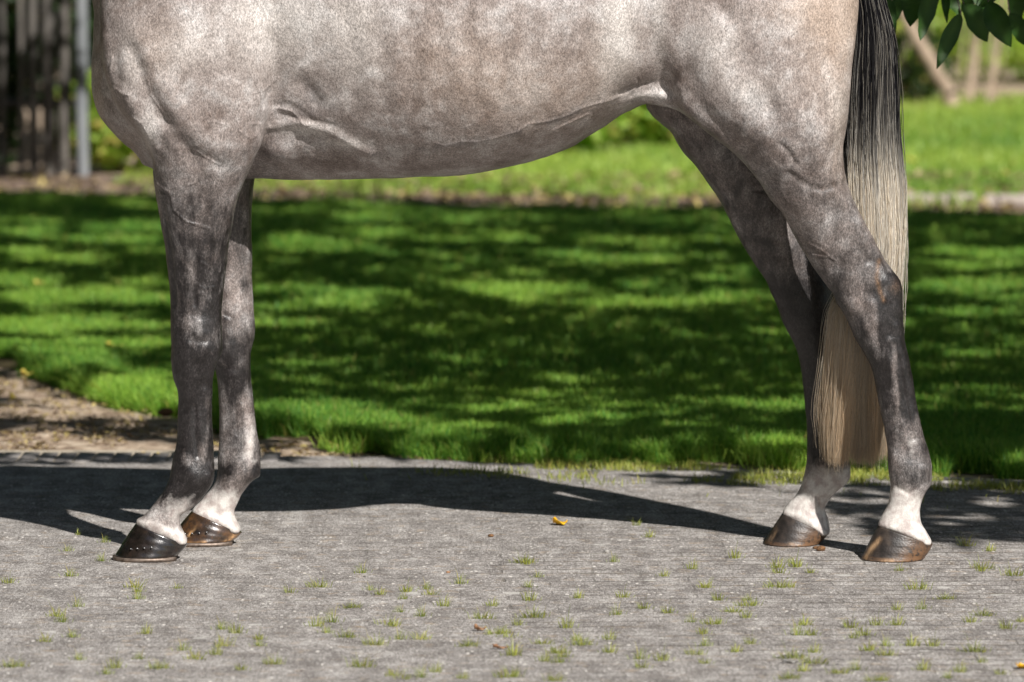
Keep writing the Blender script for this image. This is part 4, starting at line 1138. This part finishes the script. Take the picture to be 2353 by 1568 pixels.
n_ = 4200; tt_ = rng.uniform(.9, 3.0, n_)  # extra leaf clump added to block sun from the drooping leaves
B_ = np.column_stack([rng.uniform(1.55, 2.5, n_), rng.uniform(.7, 1.3, n_), rng.uniform(1.0, 1.45, n_)])
C = np.vstack([C, B_ + SUN[None] * tt_[:, None]])
# keep clear of the line of sight
ok = C[:, 2] > 1.9
C = C[ok]
near_tree = C[:, 1] < 4.6
o = foliage('crown', C[near_tree], .15, .085, M_TREELEAF, tree, .01, .4, -.3, 1.6); set_parent_keep(o, (4.3, 1.6, 0)); o['kind'] = 'stuff'
tree2 = empty('shade_tree', (4.6, 7.2, 0))
tag(tree2, 'leafy tree outside the right edge that shades the back of the lawn', 'tree')
o = foliage('crown', C[~near_tree], .15, .085, M_TREELEAF, tree2, .01, .4, -.3, 1.6); set_parent_keep(o, (4.6, 7.2, 0)); o['kind'] = 'stuff'
def trunk_of(root, base, cloud, seed, nb=14, r0=.17):
    r = np.random.default_rng(seed); paths = []
    fork = np.array([0, 0, 2.5]); paths.append(wig((0, 0, -.1), fork, 9, .02, r0, r0 * .72, seed))
    for k in range(nb):
        tgt = cloud[r.integers(len(cloud))] - np.array(base)
        tgt[2] = max(tgt[2], 2.6)
        mid = fork * .5 + tgt * .5 + np.array([0, 0, .35])
        a, ra = wig(fork - np.array([0, 0, .1 + .05 * k]), mid, 7, .05, r0 * .42, r0 * .22, seed + k)
        b, rb = wig(mid, tgt, 7, .05, r0 * .22, .012, seed + 50 + k)
        paths.append((np.vstack([a, b[1:]]), np.concatenate([ra, rb[1:]])))
    v, q = tube(paths, 8)
    return mesh_np('trunk', v, [q], M_BARK, root)
trunk_of(tree, (4.3, 1.6, 0), C[near_tree], 5); trunk_of(tree2, (4.6, 7.2, 0), C[~near_tree], 9)

# the drooping leaves that show at the top right, each with its own place; base, tip, half width (picture), depth
LV = [((2030, -20), (2055, 80), 20, .95), ((2072, -30), (2040, 70), 17, 1.05), ((2100, -40), (2092, 62), 30, .95), ((2150, -30), (2100, 30), 14, 1.15), ((2150, -40), (2112, 94), 24, .85),
      ((2175, -40), (2172, 52), 12, 1.0), ((2208, 30), (2150, 158), 21, .80), ((2215, 10), (2272, 98), 32, .90), ((2180, -40), (2205, 40), 20, 1.2), ((2270, 5), (2322, 108), 31, .85),
      ((2335, -20), (2345, 60), 24, 1.1), ((2250, -40), (2210, 28), 18, 1.2), ((2300, -30), (2250, 22), 16, 1.0), ((2320, 30), (2356, 105), 24, 1.05), ((2120, -60), (2155, 20), 20, 1.1),
      ((2230, -20), (2290, 30), 22, 1.15), ((2370, 40), (2405, 130), 26, 1.0), ((2060, -80), (2025, 10), 18, 1.2), ((2380, -30), (2420, 70), 28, .9)]
Vl, Fl, Tl = [], [], []
for i, (b, t, hwid, Y) in enumerate(LV):
    x0, z0 = XZ(*b, Y); x1, z1 = XZ(*t, Y); b3 = np.array([x0, Y, z0]); t3 = np.array([x1, Y + random.uniform(-.05, .05), z1])
    D = t3 - b3; L = np.linalg.norm(D); D /= L
    tw = random.uniform(-.5, .5); S = np.cross(D, [math.sin(tw), -math.cos(tw), .2]); S /= np.linalg.norm(S); U = np.cross(S, D)
    hw_ = hwid / F * 13; n0 = len(Vl); K = 12
    for k in range(K + 1):
        s = k / K; w_ = hw_ * (math.sin(math.pi * s ** .85) ** .8) * (1 - .25 * s) + .0006
        curl = math.sin(s * math.pi) * .012 * (1 if i % 2 else -1)
        wav_ = .003 * math.sin(s * 19 + i)
        c = b3 + D * L * s + U * curl
        Vl += [c - S * w_ + U * (w_ * .28 + wav_), c, c + S * w_ + U * (w_ * .28 - wav_)]
        Tl += [(.25 + .1 * (i % 3), 0, 0), (.95, 0, 0), (.25 + .1 * (i % 3), 0, 0)]
    for k in range(K):
        a = n0 + k * 3; Fl += [(a, a+1, a+4, a+3), (a+1, a+2, a+5, a+4)]
Vl = np.array(Vl) - np.array([4.3, 1.6, 0])
mesh_np('leaves', Vl, [np.array(Fl)], M_TREELEAF, tree, True, {'tint': np.array(Tl)})
tw = []
p = lambda x, y, Y: (XZ(x, y, Y)[0] - 4.3, Y - 1.6, XZ(x, y, Y)[1])
bend = [p(2040, -60, 1.05), p(2160, -62, 1.05), p(2300, -45, 1.0), p(2420, -40, 1.0), (-2.0, -.3, 1.5), (-1.0, -.15, 1.9), (-.05, 0, 2.1)]
tw.append((bend, [.003, .005, .007, .009, .018, .03, .05]))
for i, (b, t, hwid, Y) in enumerate(LV):
    j = int(np.argmin([abs(XZ(b[0], -50, Y)[0] - (q[0] + 4.3)) for q in bend[:4]]))
    e = bend[j]; s = p(b[0], b[1], Y); tw.append(([e, ((e[0] + s[0]) / 2, (e[1] + s[1]) / 2, max(e[2], s[2]) - .004), s, ], [.0022, .0018, .0016]))
v, q = tube(tw, 6); mesh_np('twig', v, [q], M_BARK, tree)

# --- far fence at left: split poles side by side
fence = empty('pole_fence', (-3.2, 14.6, 0))
tag(fence, 'tall fence of rough upright split poles with dark gaps at the left edge', 'fence')
xg = [XZ(x, 380, 14.6)[0] for x in (-240, 200)]
x = xg[0]; k = 0
while x < xg[1] - .05:
    wv, fc = wig((x + 3.2, random.uniform(-.03, .03), -.1), (x + 3.2 + random.uniform(-.03, .03), random.uniform(-.02, .02), 1.75 + random.uniform(-.1, .1)), 10, .004, *random.choice([(.016,.012),(.026,.022),(.036,.030),(.02,.016)]), 300 + k)
    v, q = tube([(wv, fc)], 7)
    mesh_np('pole', v, [q], M_POLE, fence); x += .035 + random.random() * .07; k += 1
v, q = tube([wig((XZ(189, 380, 14.5)[0] + 3.2, -.1, -.1), (XZ(189, 380, 14.5)[0] + 3.2, -.1, 1.9), 10, .002, .031, .029, 3)], 12)
mesh_np('post', v, [q], M_POLE2, fence)
for zz_ in (.35, 1.35):
    v, q = tube([wig((xg[0] + 3.2, .06, zz_), (xg[1] + 3.2, .06, zz_), 12, .003, .022, .022, 8)], 7); mesh_np('rail', v, [q], M_POLE, fence)

for i in range(5):
    pass
# --- shrubs behind; each its own crown and stems
def shrub(name, cx, cy, rx, ry, hgt, n, mat, label, ln=.07, wd=.045, yellow=.03, base=.5, cat='shrub', group=None, z0=0.0):
    root = empty(name, (cx, cy, 0)); tag(root, label, cat, group)
    m = n * 3
    p = rng.uniform(-1, 1, (m, 3)); p = p[(p ** 2).sum(1) < 1]
    q_ = p * np.array([rx, ry, hgt / 2]); q_[:, 2] += hgt / 2 + z0
    nz = fbm((q_ + np.array([cx, cy, 0])) * 3.2, 2, 40)
    q_ = q_[(nz > .42)][:n]
    foliage('foliage', q_, ln, wd, mat, root, yellow, base, .2, .5)
    paths = [wig((0, 0, -.05), (random.uniform(-.8, .8) * rx, random.uniform(-.8, .8) * ry, hgt * random.uniform(.6, .9)), 8, .02, .016, .005, 600 + i) for i in range(7)]
    v, f = tube(paths, 6); mesh_np('stem', v, [f], M_BARK, root)
    return root
GR = 'shrubs at the back of the garden'
SHR_FENCE = True
X = lambda px, Y, py=300: XZ(px, py, Y)[0]
shrub('shrub', X(278, 14.9), 14.9, .36, .22, .50, 2600, M_BUSHL, 'green bush with yellowing leaves between the pale fence post and the horse chest', .065, .04, .22, .8)
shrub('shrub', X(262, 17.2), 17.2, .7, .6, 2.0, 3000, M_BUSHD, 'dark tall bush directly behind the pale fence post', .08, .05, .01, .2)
shrub('shrub', X(1270, 16.7), 16.7, .42, .3, .42, 2400, M_BUSHL, 'low green bush seen under the flank, left of the hind legs', .075, .045, .10, .55)
shrub('shrub', X(1490, 17.4), 17.4, .40, .3, .50, 2400, M_BUSHL, 'rounder yellow-green bush seen just in front of the farther thigh', .075, .045, .16, .7)
shrub('shrub', X(1330, 18.6), 18.6, 1.1, .5, .8, 4200, M_BUSH, 'loose hedge bush behind the low bushes under the belly', .09, .055, .08, .35)
shrub('shrub', X(2120, 24.2), 24.2, .62, .5, .95, 2600, M_BUSHL, 'light green bush behind the leaning pale stem, right of the tail', .085, .05, .12, .75)
shrub('shrub', X(2095, 22.6), 22.6, .24, .25, .46, 900, M_BUSHD, 'small dark bush at the foot of the leaning pale stem', .07, .045, .10, .5)
shrub('shrub', X(2370, 25.5), 25.5, .8, .6, 1.1, 2600, M_BUSHL, 'pale green bush behind the bundle of straw-coloured stems at the right edge', .085, .05, .05, .9)
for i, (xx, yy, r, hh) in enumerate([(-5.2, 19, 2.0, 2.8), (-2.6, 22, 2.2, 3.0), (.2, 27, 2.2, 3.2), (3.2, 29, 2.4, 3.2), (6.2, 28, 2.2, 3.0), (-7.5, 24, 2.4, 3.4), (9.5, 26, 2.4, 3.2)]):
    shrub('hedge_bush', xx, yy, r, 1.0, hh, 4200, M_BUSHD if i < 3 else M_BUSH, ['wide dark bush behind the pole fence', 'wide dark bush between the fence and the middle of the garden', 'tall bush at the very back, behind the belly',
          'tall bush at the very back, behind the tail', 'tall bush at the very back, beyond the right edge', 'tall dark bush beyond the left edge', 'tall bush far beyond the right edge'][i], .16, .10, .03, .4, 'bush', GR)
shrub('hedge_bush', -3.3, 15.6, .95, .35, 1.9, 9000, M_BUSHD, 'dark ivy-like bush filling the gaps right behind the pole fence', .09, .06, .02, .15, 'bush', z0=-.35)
# leaning pale stem at right and the bundle of straw-coloured stems
def stem_thing(name, lab, cat, paths, mat, loc):
    r = empty(name, loc); tag(r, lab, cat); v, q = tube(paths, 10); mesh_np('stem', v - np.array(loc), [q], mat, r); return r
a = XZ(2035, -40, 22.5); b = XZ(2182, 218, 22.0)
stem_thing('leaning_stem', 'pale bare stem leaning to the left above the small dark bush', 'stem', [wig((b[0] + .02, 22.0, -.05), (b[0], 22.0, b[1]), 3, .002, .055, .05, 2), wig((b[0], 22.0, b[1]), (a[0], 22.5, a[1]), 12, .004, .048, .040, 3),
            wig((a[0], 22.5, a[1]), (a[0] - .3, 22.7, a[1] + .7), 6, .01, .040, .02, 4)], M_PALE, (b[0], 22.0, 0))
ps = []
for i in range(7):
    bx = XZ(2200 + i * 16, 215 - (i % 3) * 8, 22.6); tx = XZ(2240 + i * 17, -30, 22.9)
    ps.append(wig((bx[0], 22.5 + .05 * (i % 4), 0), (tx[0], 22.9 + .06 * (i % 3), tx[1] + .3), 9, .008, .006 + .007 * (i % 3), .005, 20 + i))
stem_thing('old_stump', 'bundle of straw-coloured stems rising to the right of the leaning stem', 'stump', ps, M_PALE, (ps[0][0][0][0], 22.5, 0))

# --- weeds in the joints of the paving: eight kinds of tuft, each copy a thing of its own
protos = []
for k in range(10):
    n = [26, 40, 60, 18, 34, 80, 22, 50, 30, 110][k]; r = [.014, .020, .028, .010, .022, .036, .016, .02, .03, .045][k]
    n = int(n * 1.2); P0 = np.column_stack([rng.normal(0, r * .36, n), rng.normal(0, r * .2, n), np.full(n, -.001)])
    rr_ = np.hypot(P0[:, 0], P0[:, 1] * 1.8) / r
    H = rng.gamma(3.0, .0042, n) * np.exp(-rr_ * .8) * 1.3 + .002 * [1, 1.2, 1.2, .9, 1, 1.35, 1.5, 1.1, .8, 1.5][k]
    protos.append((P0, H, np.full(n, .0011), tints(n, [.4, .6, .5, .8, .7, .3, .5, .9, .6, .5][k], .12)))
tufts_V = [(178, 1225, 3, 'w'), (20, 1335, 1), (240, 1242, 0), (155, 1262, 0), (160, 1320, 0), (235, 1285, 0), (310, 1345, 4), (317, 1355, 1), (315, 1372, 0), (407, 1348, 0), (130, 1412, 4), (145, 1425, 0), (178, 1390, 0), (335, 1452, 1),
           (105, 1470, 4), (165, 1460, 0), (32, 1528, 5), (265, 1530, 1), (365, 1532, 5), (245, 1545, 0), (180, 1512, 0), (322, 1510, 0), (420, 1490, 0), (450, 1510, 4), (515, 1480, 4), (508, 1442, 0), (543, 1450, 1), (495, 1500, 1),
           (595, 1465, 1), (595, 1480, 0), (628, 1522, 2), (555, 1535, 1), (665, 1357, 1), (730, 1345, 2), (832, 1312, 0), (873, 1362, 1), (850, 1352, 0), (935, 1355, 1), (928, 1372, 0), (980, 1350, 0), (990, 1362, 4), (1018, 1388, 1), (1057, 1337, 0),
           (808, 1392, 5), (725, 1435, 1), (750, 1450, 0), (765, 1425, 0), (798, 1460, 5), (860, 1478, 2), (920, 1402, 0), (890, 1430, 8), (905, 1435, 1), (970, 1412, 0), (918, 1465, 0), (967, 1465, 4), (832, 1528, 2), (905, 1548, 4), (930, 1555, 8),
           (1000, 1540, 1), (970, 1552, 0), (1062, 1555, 1), (1110, 1417, 2), (1130, 1388, 1), (1226, 1414, 5), (1190, 1432, 1), (1145, 1452, 9), (1170, 1460, 8), (1076, 1480, 5), (1205, 1288, 5), (1210, 1292, 1), (1216, 1345, 0), (1236, 1322, 0),
           (1218, 1375, 1), (1328, 1370, 1), (1248, 1475, 2), (1303, 1438, 1), (1338, 1478, 5), (1282, 1496, 2), (1296, 1505, 1), (1285, 1518, 0), (1178, 1502, 1), (1250, 1515, 1), (1170, 1552, 2), (1275, 1560, 2), (1400, 1495, 1), (1398, 1465, 1), (1325, 1468, 0),
           (1462, 1203, 6, 'w'), (1492, 1230, 1), (1525, 1320, 1), (1433, 1368, 1), (1480, 1394, 1), (1535, 1404, 1), (1418, 1408, 0), (1410, 1287, 0), (1590, 1303, 1), (1690, 1278, 1), (1620, 1346, 7), (1650, 1375, 1), (1720, 1375, 0), (1793, 1345, 9),
           (1785, 1300, 1), (1790, 1312, 1), (1830, 1298, 1), (1862, 1312, 1), (1820, 1290, 0), (1685, 1402, 5), (1720, 1388, 2), (1715, 1415, 1), (1640, 1430, 2), (1615, 1452, 1), (1590, 1425, 0), (1725, 1475, 1), (1690, 1494, 1), (1620, 1480, 0),
           (1597, 1500, 2), (1620, 1520, 1), (1475, 1530, 1), (1522, 1513, 1), (1470, 1510, 0), (1848, 1432, 1), (1865, 1455, 1), (1830, 1455, 0), (1820, 1508, 5), (1870, 1495, 1), (1872, 1520, 2), (1845, 1538, 1), (1812, 1555, 5), (2015, 1432, 1), (1955, 1438, 1),
           (1985, 1455, 1), (2060, 1432, 1), (1960, 1462, 0), (1995, 1490, 1), (2035, 1502, 2), (2035, 1480, 0), (1930, 1543, 2), (2015, 1560, 9), (1968, 1535, 0), (2068, 1307, 0), (2108, 1350, 2), (2172, 1372, 5), (2060, 1397, 1), (2120, 1395, 0), (2145, 1480, 1),
           (2095, 1480, 1), (2260, 1410, 5), (2230, 1425, 1), (2312, 1440, 1), (2345, 1425, 1), (2240, 1493, 5), (2255, 1518, 0), (2120, 1535, 1), (2260, 1302, 2), (2330, 1318, 2), (2255, 1308, 1), (2220, 1250, 4), (2275, 1262, 1), (2205, 1540, 1), (2180, 1555, 0), (2300, 1545, 1)]
BIGLAB = {(1793, 1345): 'largest bushy grass tuft in the paving, in front of the farther hind hoof', (1145, 1452): 'dense grass tuft near the bottom centre beside a curled brown leaf',
          (1462, 1203): 'thin two-stalked weed right at the edge of the long shadow', (178, 1225): 'small upright weed at the left, in front of the front leg shadow',
          (1205, 1288): 'spiky tuft below the yellow fallen leaf', (2172, 1372): 'fine pale tuft to the right of the nearest hind hoof, lower down'}
def zone(x, y, k): return (0 if x < 560 else 1 if x < 1130 else 2 if x < 1640 else 3, 0 if y < 1360 else 1 if y < 1470 else 2, 2 if k in (2, 5, 7, 9) else 1 if k in (1, 4, 6) else 0)
ORD = 'first second third fourth fifth sixth seventh eighth ninth tenth eleventh twelfth thirteenth fourteenth fifteenth sixteenth seventeenth eighteenth'.split()
cache = {}
for it in tufts_V:
    x, y, k = it[:3]; gx, gy = (float(c) for c in V2G(x, y + 5))
    if k not in cache:
        P0, H, W, t = protos[k]; o = blades('grass_tuft', P0, H, W, t, M_WEED, 1.3, ang=np.arctan2(P0[:, 1], P0[:, 0]) + rng.normal(0, .5, len(P0))); cache[k] = o
    else:
        o = cache[k].copy(); COL.objects.link(o)
    o.location = (gx, gy, .001); o.rotation_euler = (0, 0, random.uniform(-.35, .35) + (math.pi if random.random() < .5 else 0)); s = random.uniform(.85, 1.3); o.scale = (s, s, s * random.uniform(.8, 1.3))
    col_ = ['at the far left', 'left of the middle', 'right of the middle', 'below the hind hooves'][0 if x < 560 else 1 if x < 1130 else 2 if x < 1640 else 3]
    row_ = ['nearest the shadow', 'halfway down the paving', 'along the bottom edge'][0 if y < 1360 else 1 if y < 1470 else 2]
    sz_ = 'bushier' if k in (2, 5, 7, 9) else 'small spiky' if k in (1, 4, 6) else 'tiny sparse'
    mates = sorted(q[0] + q[1] * 1e-3 for q in tufts_V if zone(*q[:3]) == zone(x, y, k) and (q[0], q[1]) not in BIGLAB)
    nth = ORD[mates.index(x + y * 1e-3)] if (x, y) not in BIGLAB else ''
    tag(o, BIGLAB.get((x, y), f'{sz_} grass tuft, {nth} from the left, {col_}, {row_}'), 'grass tuft', 'grass tufts in the paving joints')
# low weeds along the back edge of the paving, more than one can count
n = 120000
x = rng.uniform(-1.8, 2.4, n); Gv = np.column_stack([x, rng.uniform(.8, 2.1, n), np.zeros(n)])
px, py = W2V(Gv)
band = np.interp(px, [0, 800, 900, 1300, 1850, 2353], [0, 0, .25, .55, .6, .6]) * np.exp(-((py - np.interp(px, [800, 1200, 1850, 2353], [1068, 1080, 1095, 1112])) / np.interp(px, [900, 1500, 2353], [14, 20, 26])) ** 2)
nz = fbm(Gv[:, :2] * np.array([6, 9]), 2, 33)
k = (nz > .52) & (rng.random(n) < band * 1.6) & (py > np.interp(px, [0, 850, 1850, 2353], [1062, 1050, 1084, 1098]))
Gk = Gv[k]; m = len(Gk)
o = blades('moss_and_weeds', Gk, rng.uniform(.005, .034, m), np.full(m, .0024), tints(m, .6, .15), M_WEED, 1.1)
tag(o, 'low weeds scattered along the back edge of the paving', 'weeds', kind='stuff')
# bright taller grasses along the lawn's edge by the farther hind leg
n = 900
px0 = rng.normal(1800, 45, n); py0 = rng.normal(1052, 8, n); gx, gy = V2G(px0, py0 + 8)
o = blades('tall_grass', np.column_stack([gx, gy, np.full(n, .0)]), rng.uniform(.03, .085, n), np.full(n, .0045), tints(n, .8, .05), M_GRASS, 1.0)
tag(o, 'longer arching grass blades at the lawn edge before the farther hind leg', 'grass', kind='stuff')

# leaf litter on the bare soil at left and on the strip between the lawns
def litter(name, n, reg, ln, label, mat):
    px_ = rng.uniform(reg[0], reg[1], n); py_ = rng.uniform(reg[2], reg[3], n); gx, gy = V2G(px_, py_)
    P_ = np.column_stack([gx, gy, np.full(n, -.008)])
    k = (gy > pave_y(gx)) & ((gy < lawn_front(gx) + .02) | (gy > lawn_back(gx))) & (fbm(P_[:, :2] * 5, 2, 61) > .45)
    P_ = P_[k]; m = len(P_); D = rdir(m); D[:, 2] *= .25; Nr = np.column_stack([rng.normal(0, .3, m), rng.normal(0, .3, m), np.ones(m)])
    v, q = leaf_mesh(P_, D, Nr, ln * rng.uniform(.4, 1.2, m), ln * .5 * rng.uniform(.5, 1.2, m), .3)
    t = np.repeat(np.column_stack([rng.random(m), rng.random(m) ** 3, np.zeros(m)]), 6, axis=0)
    tag(mesh_np(name, v, [q], mat, None, True, {'tint': t}), label, 'leaf litter', kind='stuff')
_pe = np.array(pave_edge)
def pave_y(x): return np.interp(x, _pe[:, 0], _pe[:, 1]) + .02
M_LITTER = mat_leaf('litter', (.10, .065, .04), (.42, .32, .20), .05, .8)
litter('leaf_litter', 6000, (-60, 1300, 850, 1062), .022, 'crumbled leaves and sandy bits on the bare soil behind the front hooves', M_LITTER)
litter('leaf_litter', 5000, (-60, 2400, 396, 500), .07, 'dry leaves on the strip of soil behind the shaded lawn', M_LITTER)
nw = 2600
pxw = rng.uniform(300, 2250, nw); pyw = rng.uniform(440, 500, nw); gxw, gyw = V2G(pxw, pyw); kw = fbm(np.column_stack([gxw * 3, gyw * 2]), 2, 15) > .60
o = blades('weeds', np.column_stack([gxw[kw], gyw[kw], np.full(kw.sum(), -.02)]), rng.uniform(.04, .14, kw.sum()), np.full(kw.sum(), .010), tints(int(kw.sum()), .5, .05), M_GRASS_FAR, .9)
tag(o, 'weeds sprouting from the soil strip behind the shaded lawn', 'weeds', kind='stuff')
n = 5200; px0 = rng.uniform(600, 2420, n); gx, _ = V2G(px0, np.full(n, 1060.0)); gy = lawn_front(gx) + rng.uniform(-.05, .16, n)
kk_ = fbm(np.column_stack([gx * 4, gy * 2]), 2, 66) > .50; gx, gy = gx[kk_], gy[kk_]; n = len(gx)
o = blades('tall_grass', np.column_stack([gx, gy, np.full(n, -.01)]), .02 + rng.gamma(2.0, .012, n), np.full(n, .0034), tints(n, .6, .08), M_GRASS, 1.1)
tag(o, 'uneven longer grass hanging over the front edge of the shaded lawn', 'grass', kind='stuff')
# --- fallen leaves and crumbs
def curled_leaf(name, px, py, L, Wd, mat, label, cat, lift=.012, rot=0.0, z=0.0, group=None):
    gx, gy = (float(c) for c in V2G(px, py)); V, Fq = [], []; K, M = 12, 6
    for i in range(K + 1):
        s = i / K; w_ = Wd * math.sin(math.pi * min(1, s * .96 + .02)) ** .7 / 2
        for j in range(M + 1):
            t = j / M * 2 - 1
            V.append(((s - .5) * L, w_ * t, .002 + lift * (abs(t) ** 1.6) * (.5 + .5 * math.sin(s * 5 + 1)) + lift * .8 * (s - .4) ** 2 + .0015 * math.sin(s * 14 + t * 5)))
    for i in range(K):
        for j in range(M):
            a = i * (M + 1) + j; Fq.append((a, a + M + 1, a + M + 2, a + 1))
    o = mesh_np(name, np.array(V), [np.array(Fq)], mat, None, True, None, (gx, gy, z + .002)); o.rotation_euler = (0, 0, rot)
    sol = o.modifiers.new('t', 'SOLIDIFY'); sol.thickness = .0006
    return tag(o, label, cat, group)
M_YEL = mat_simple('yellow_leaf', [(.3, (.75, .33, .01)), (.6, (.85, .52, .02)), (.8, (.62, .22, .02))], 40, .5, .2, .002)
M_YPALE = mat_simple('pale_yellow_leaf', [(.3, (.55, .42, .06)), (.7, (.72, .60, .16))], 40, .6, .2, .002)
M_BRN = mat_simple('brown_leaf', [(.3, (.16, .07, .03)), (.7, (.42, .24, .13))], 60, .7, .4, .002)
M_TAN = mat_simple('dirt_clod', [(.3, (.05, .028, .015)), (.7, (.24, .12, .05))], 90, .9, .8, .004)
M_STONE = mat_simple('pebble', [(.3, (.10, .10, .10)), (.7, (.38, .36, .33))], 60, .8, .3, .002)
curled_leaf('fallen_leaf', 1287, 1207, .034, .040, M_YEL, 'bright yellow-orange fallen leaf on the paving at the edge of the shadow', 'fallen leaf', .013, .1)
curled_leaf('fallen_leaf', 2350, 1537, .03, .028, M_YEL, 'yellow fallen leaf cut by the right border near the bottom', 'fallen leaf', .008, .8)
curled_leaf('fallen_leaf', 1103, 1451, .024, .012, M_BRN, 'curled tan leaf just left of the dense central grass tuft', 'fallen leaf', .01, .1)
curled_leaf('fallen_leaf', 1150, 1493, .030, .010, M_BRN, 'thin curled tan leaf below the dense central grass tuft', 'fallen leaf', .006, -.1)
curled_leaf('fallen_leaf', 1815, 1525, .032, .014, M_STONE, 'small whitish leaf shred beside a tuft at the lower right', 'fallen leaf', .004, .2)
for (x, y, s, lab) in [(90, 675, .05, 'yellow leaf in the grass near the left edge'), (262, 822, .07, 'long yellow leaf lying in the sunlit grass at left'), (62, 864, .05, 'yellow leaf on the bare soil corner at the left edge'),
                       (768, 945, .045, 'pale yellow leaf standing in the lawn right of the front legs'), (2095, 385, .06, 'yellow leaf on the far lawn right of the tail'), (2310, 415, .05, 'yellow leaf on the far lawn near the right edge'),
                       (30, 920, .04, 'small yellow leaf on the shaded soil at the left edge'), (1745, 712, .03, 'tiny orange leaf on the lawn before the farther hock')]:
    far_ = y < 480
    curled_leaf('fallen_leaf', x, y, s * .75, s * .4, M_YPALE, lab, 'fallen leaf', .015, random.uniform(-1, 1), .03 if y < 850 else .0)
def clod(px, py, r, mat, label, cat, name='dirt_clod', flat=.6):
    gx, gy = (float(c) for c in V2G(px, py))
    import bmesh
    bm = bmesh.new(); bmesh.ops.create_icosphere(bm, subdivisions=3, radius=1)
    for v in bm.verts:
        p_ = np.array([v.co[:]]); d = .7 + .6 * fbm(p_ * 1.6 + px, 3, int(py))[0]
        v.co = Vector((v.co.x * d * r, v.co.y * d * r * .8, v.co.z * d * r * flat))
    me = bpy.data.meshes.new(name); bm.to_mesh(me); bm.free(); me.materials.append(mat)
    o = bpy.data.objects.new(name, me); COL.objects.link(o); o.location = (gx, gy, r * flat * .7)
    return tag(o, label, cat)
clod(1886, 1266, .012, M_TAN, 'brown crumb of dirt fallen beside the muddy heel of the farther hind hoof', 'dirt clod')
clod(1875, 1262, .007, M_TAN, 'smaller crumb of dirt touching the heel of the farther hind hoof', 'dirt clod')
clod(1030, 1317, .0045, M_BRN, 'small brown seed lying on the paving left of centre', 'seed', 'seed')
clod(1394, 1270, .007, M_STONE, 'small dark pebble on the paving below the shadow, right of the yellow leaf', 'pebble', 'pebble')
clod(1128, 1234, .007, M_TAN, 'small reddish crumb on the paving left of the yellow leaf', 'dirt clod')
clod(1388, 1206, .006, M_STONE, 'small grey pebble close to the edge of the shadow', 'pebble', 'pebble')
clod(425, 945, .03, M_TAN, 'dark lump on the soil just behind the front legs', 'dirt clod') if False else clod(380, 955, .022, M_TAN, 'dark lump of earth on the soil left of the front legs', 'dirt clod')

# --- wood added round the yard, out of the picture, to close off the sky
def sky_blocking_wood():
    pts = []
    for (x0, x1, y0, y1, hh, n) in [(-15, 22, 34, 42, 15, 9000), (-12, -6.5, -14, 34, 13, 13000), (-16, 1.5, -26, -20, 15, 8000), (13, 17, 2, 34, 8.5, 8000), (-9, -4.2, -12, 16, 13, 0)]:
        p = np.column_stack([rng.uniform(x0, x1, n), rng.uniform(y0, y1, n), hh * rng.random(n) ** .8])
        nz = fbm(p * .45, 2, 88); p[:, 2] *= .75 + .5 * vnoise(p[:, :2] * .3, 12); pts.append(p[nz > .30])
    C = np.vstack(pts)
    o = foliage('sky_blocking_wood', C, .85, .55, M_BUSHD, None, .0, .3, 0, .3)
    tag(o, 'unseen dark wood added round the yard to block sky light', 'wood', kind='stuff')
sky_blocking_wood()
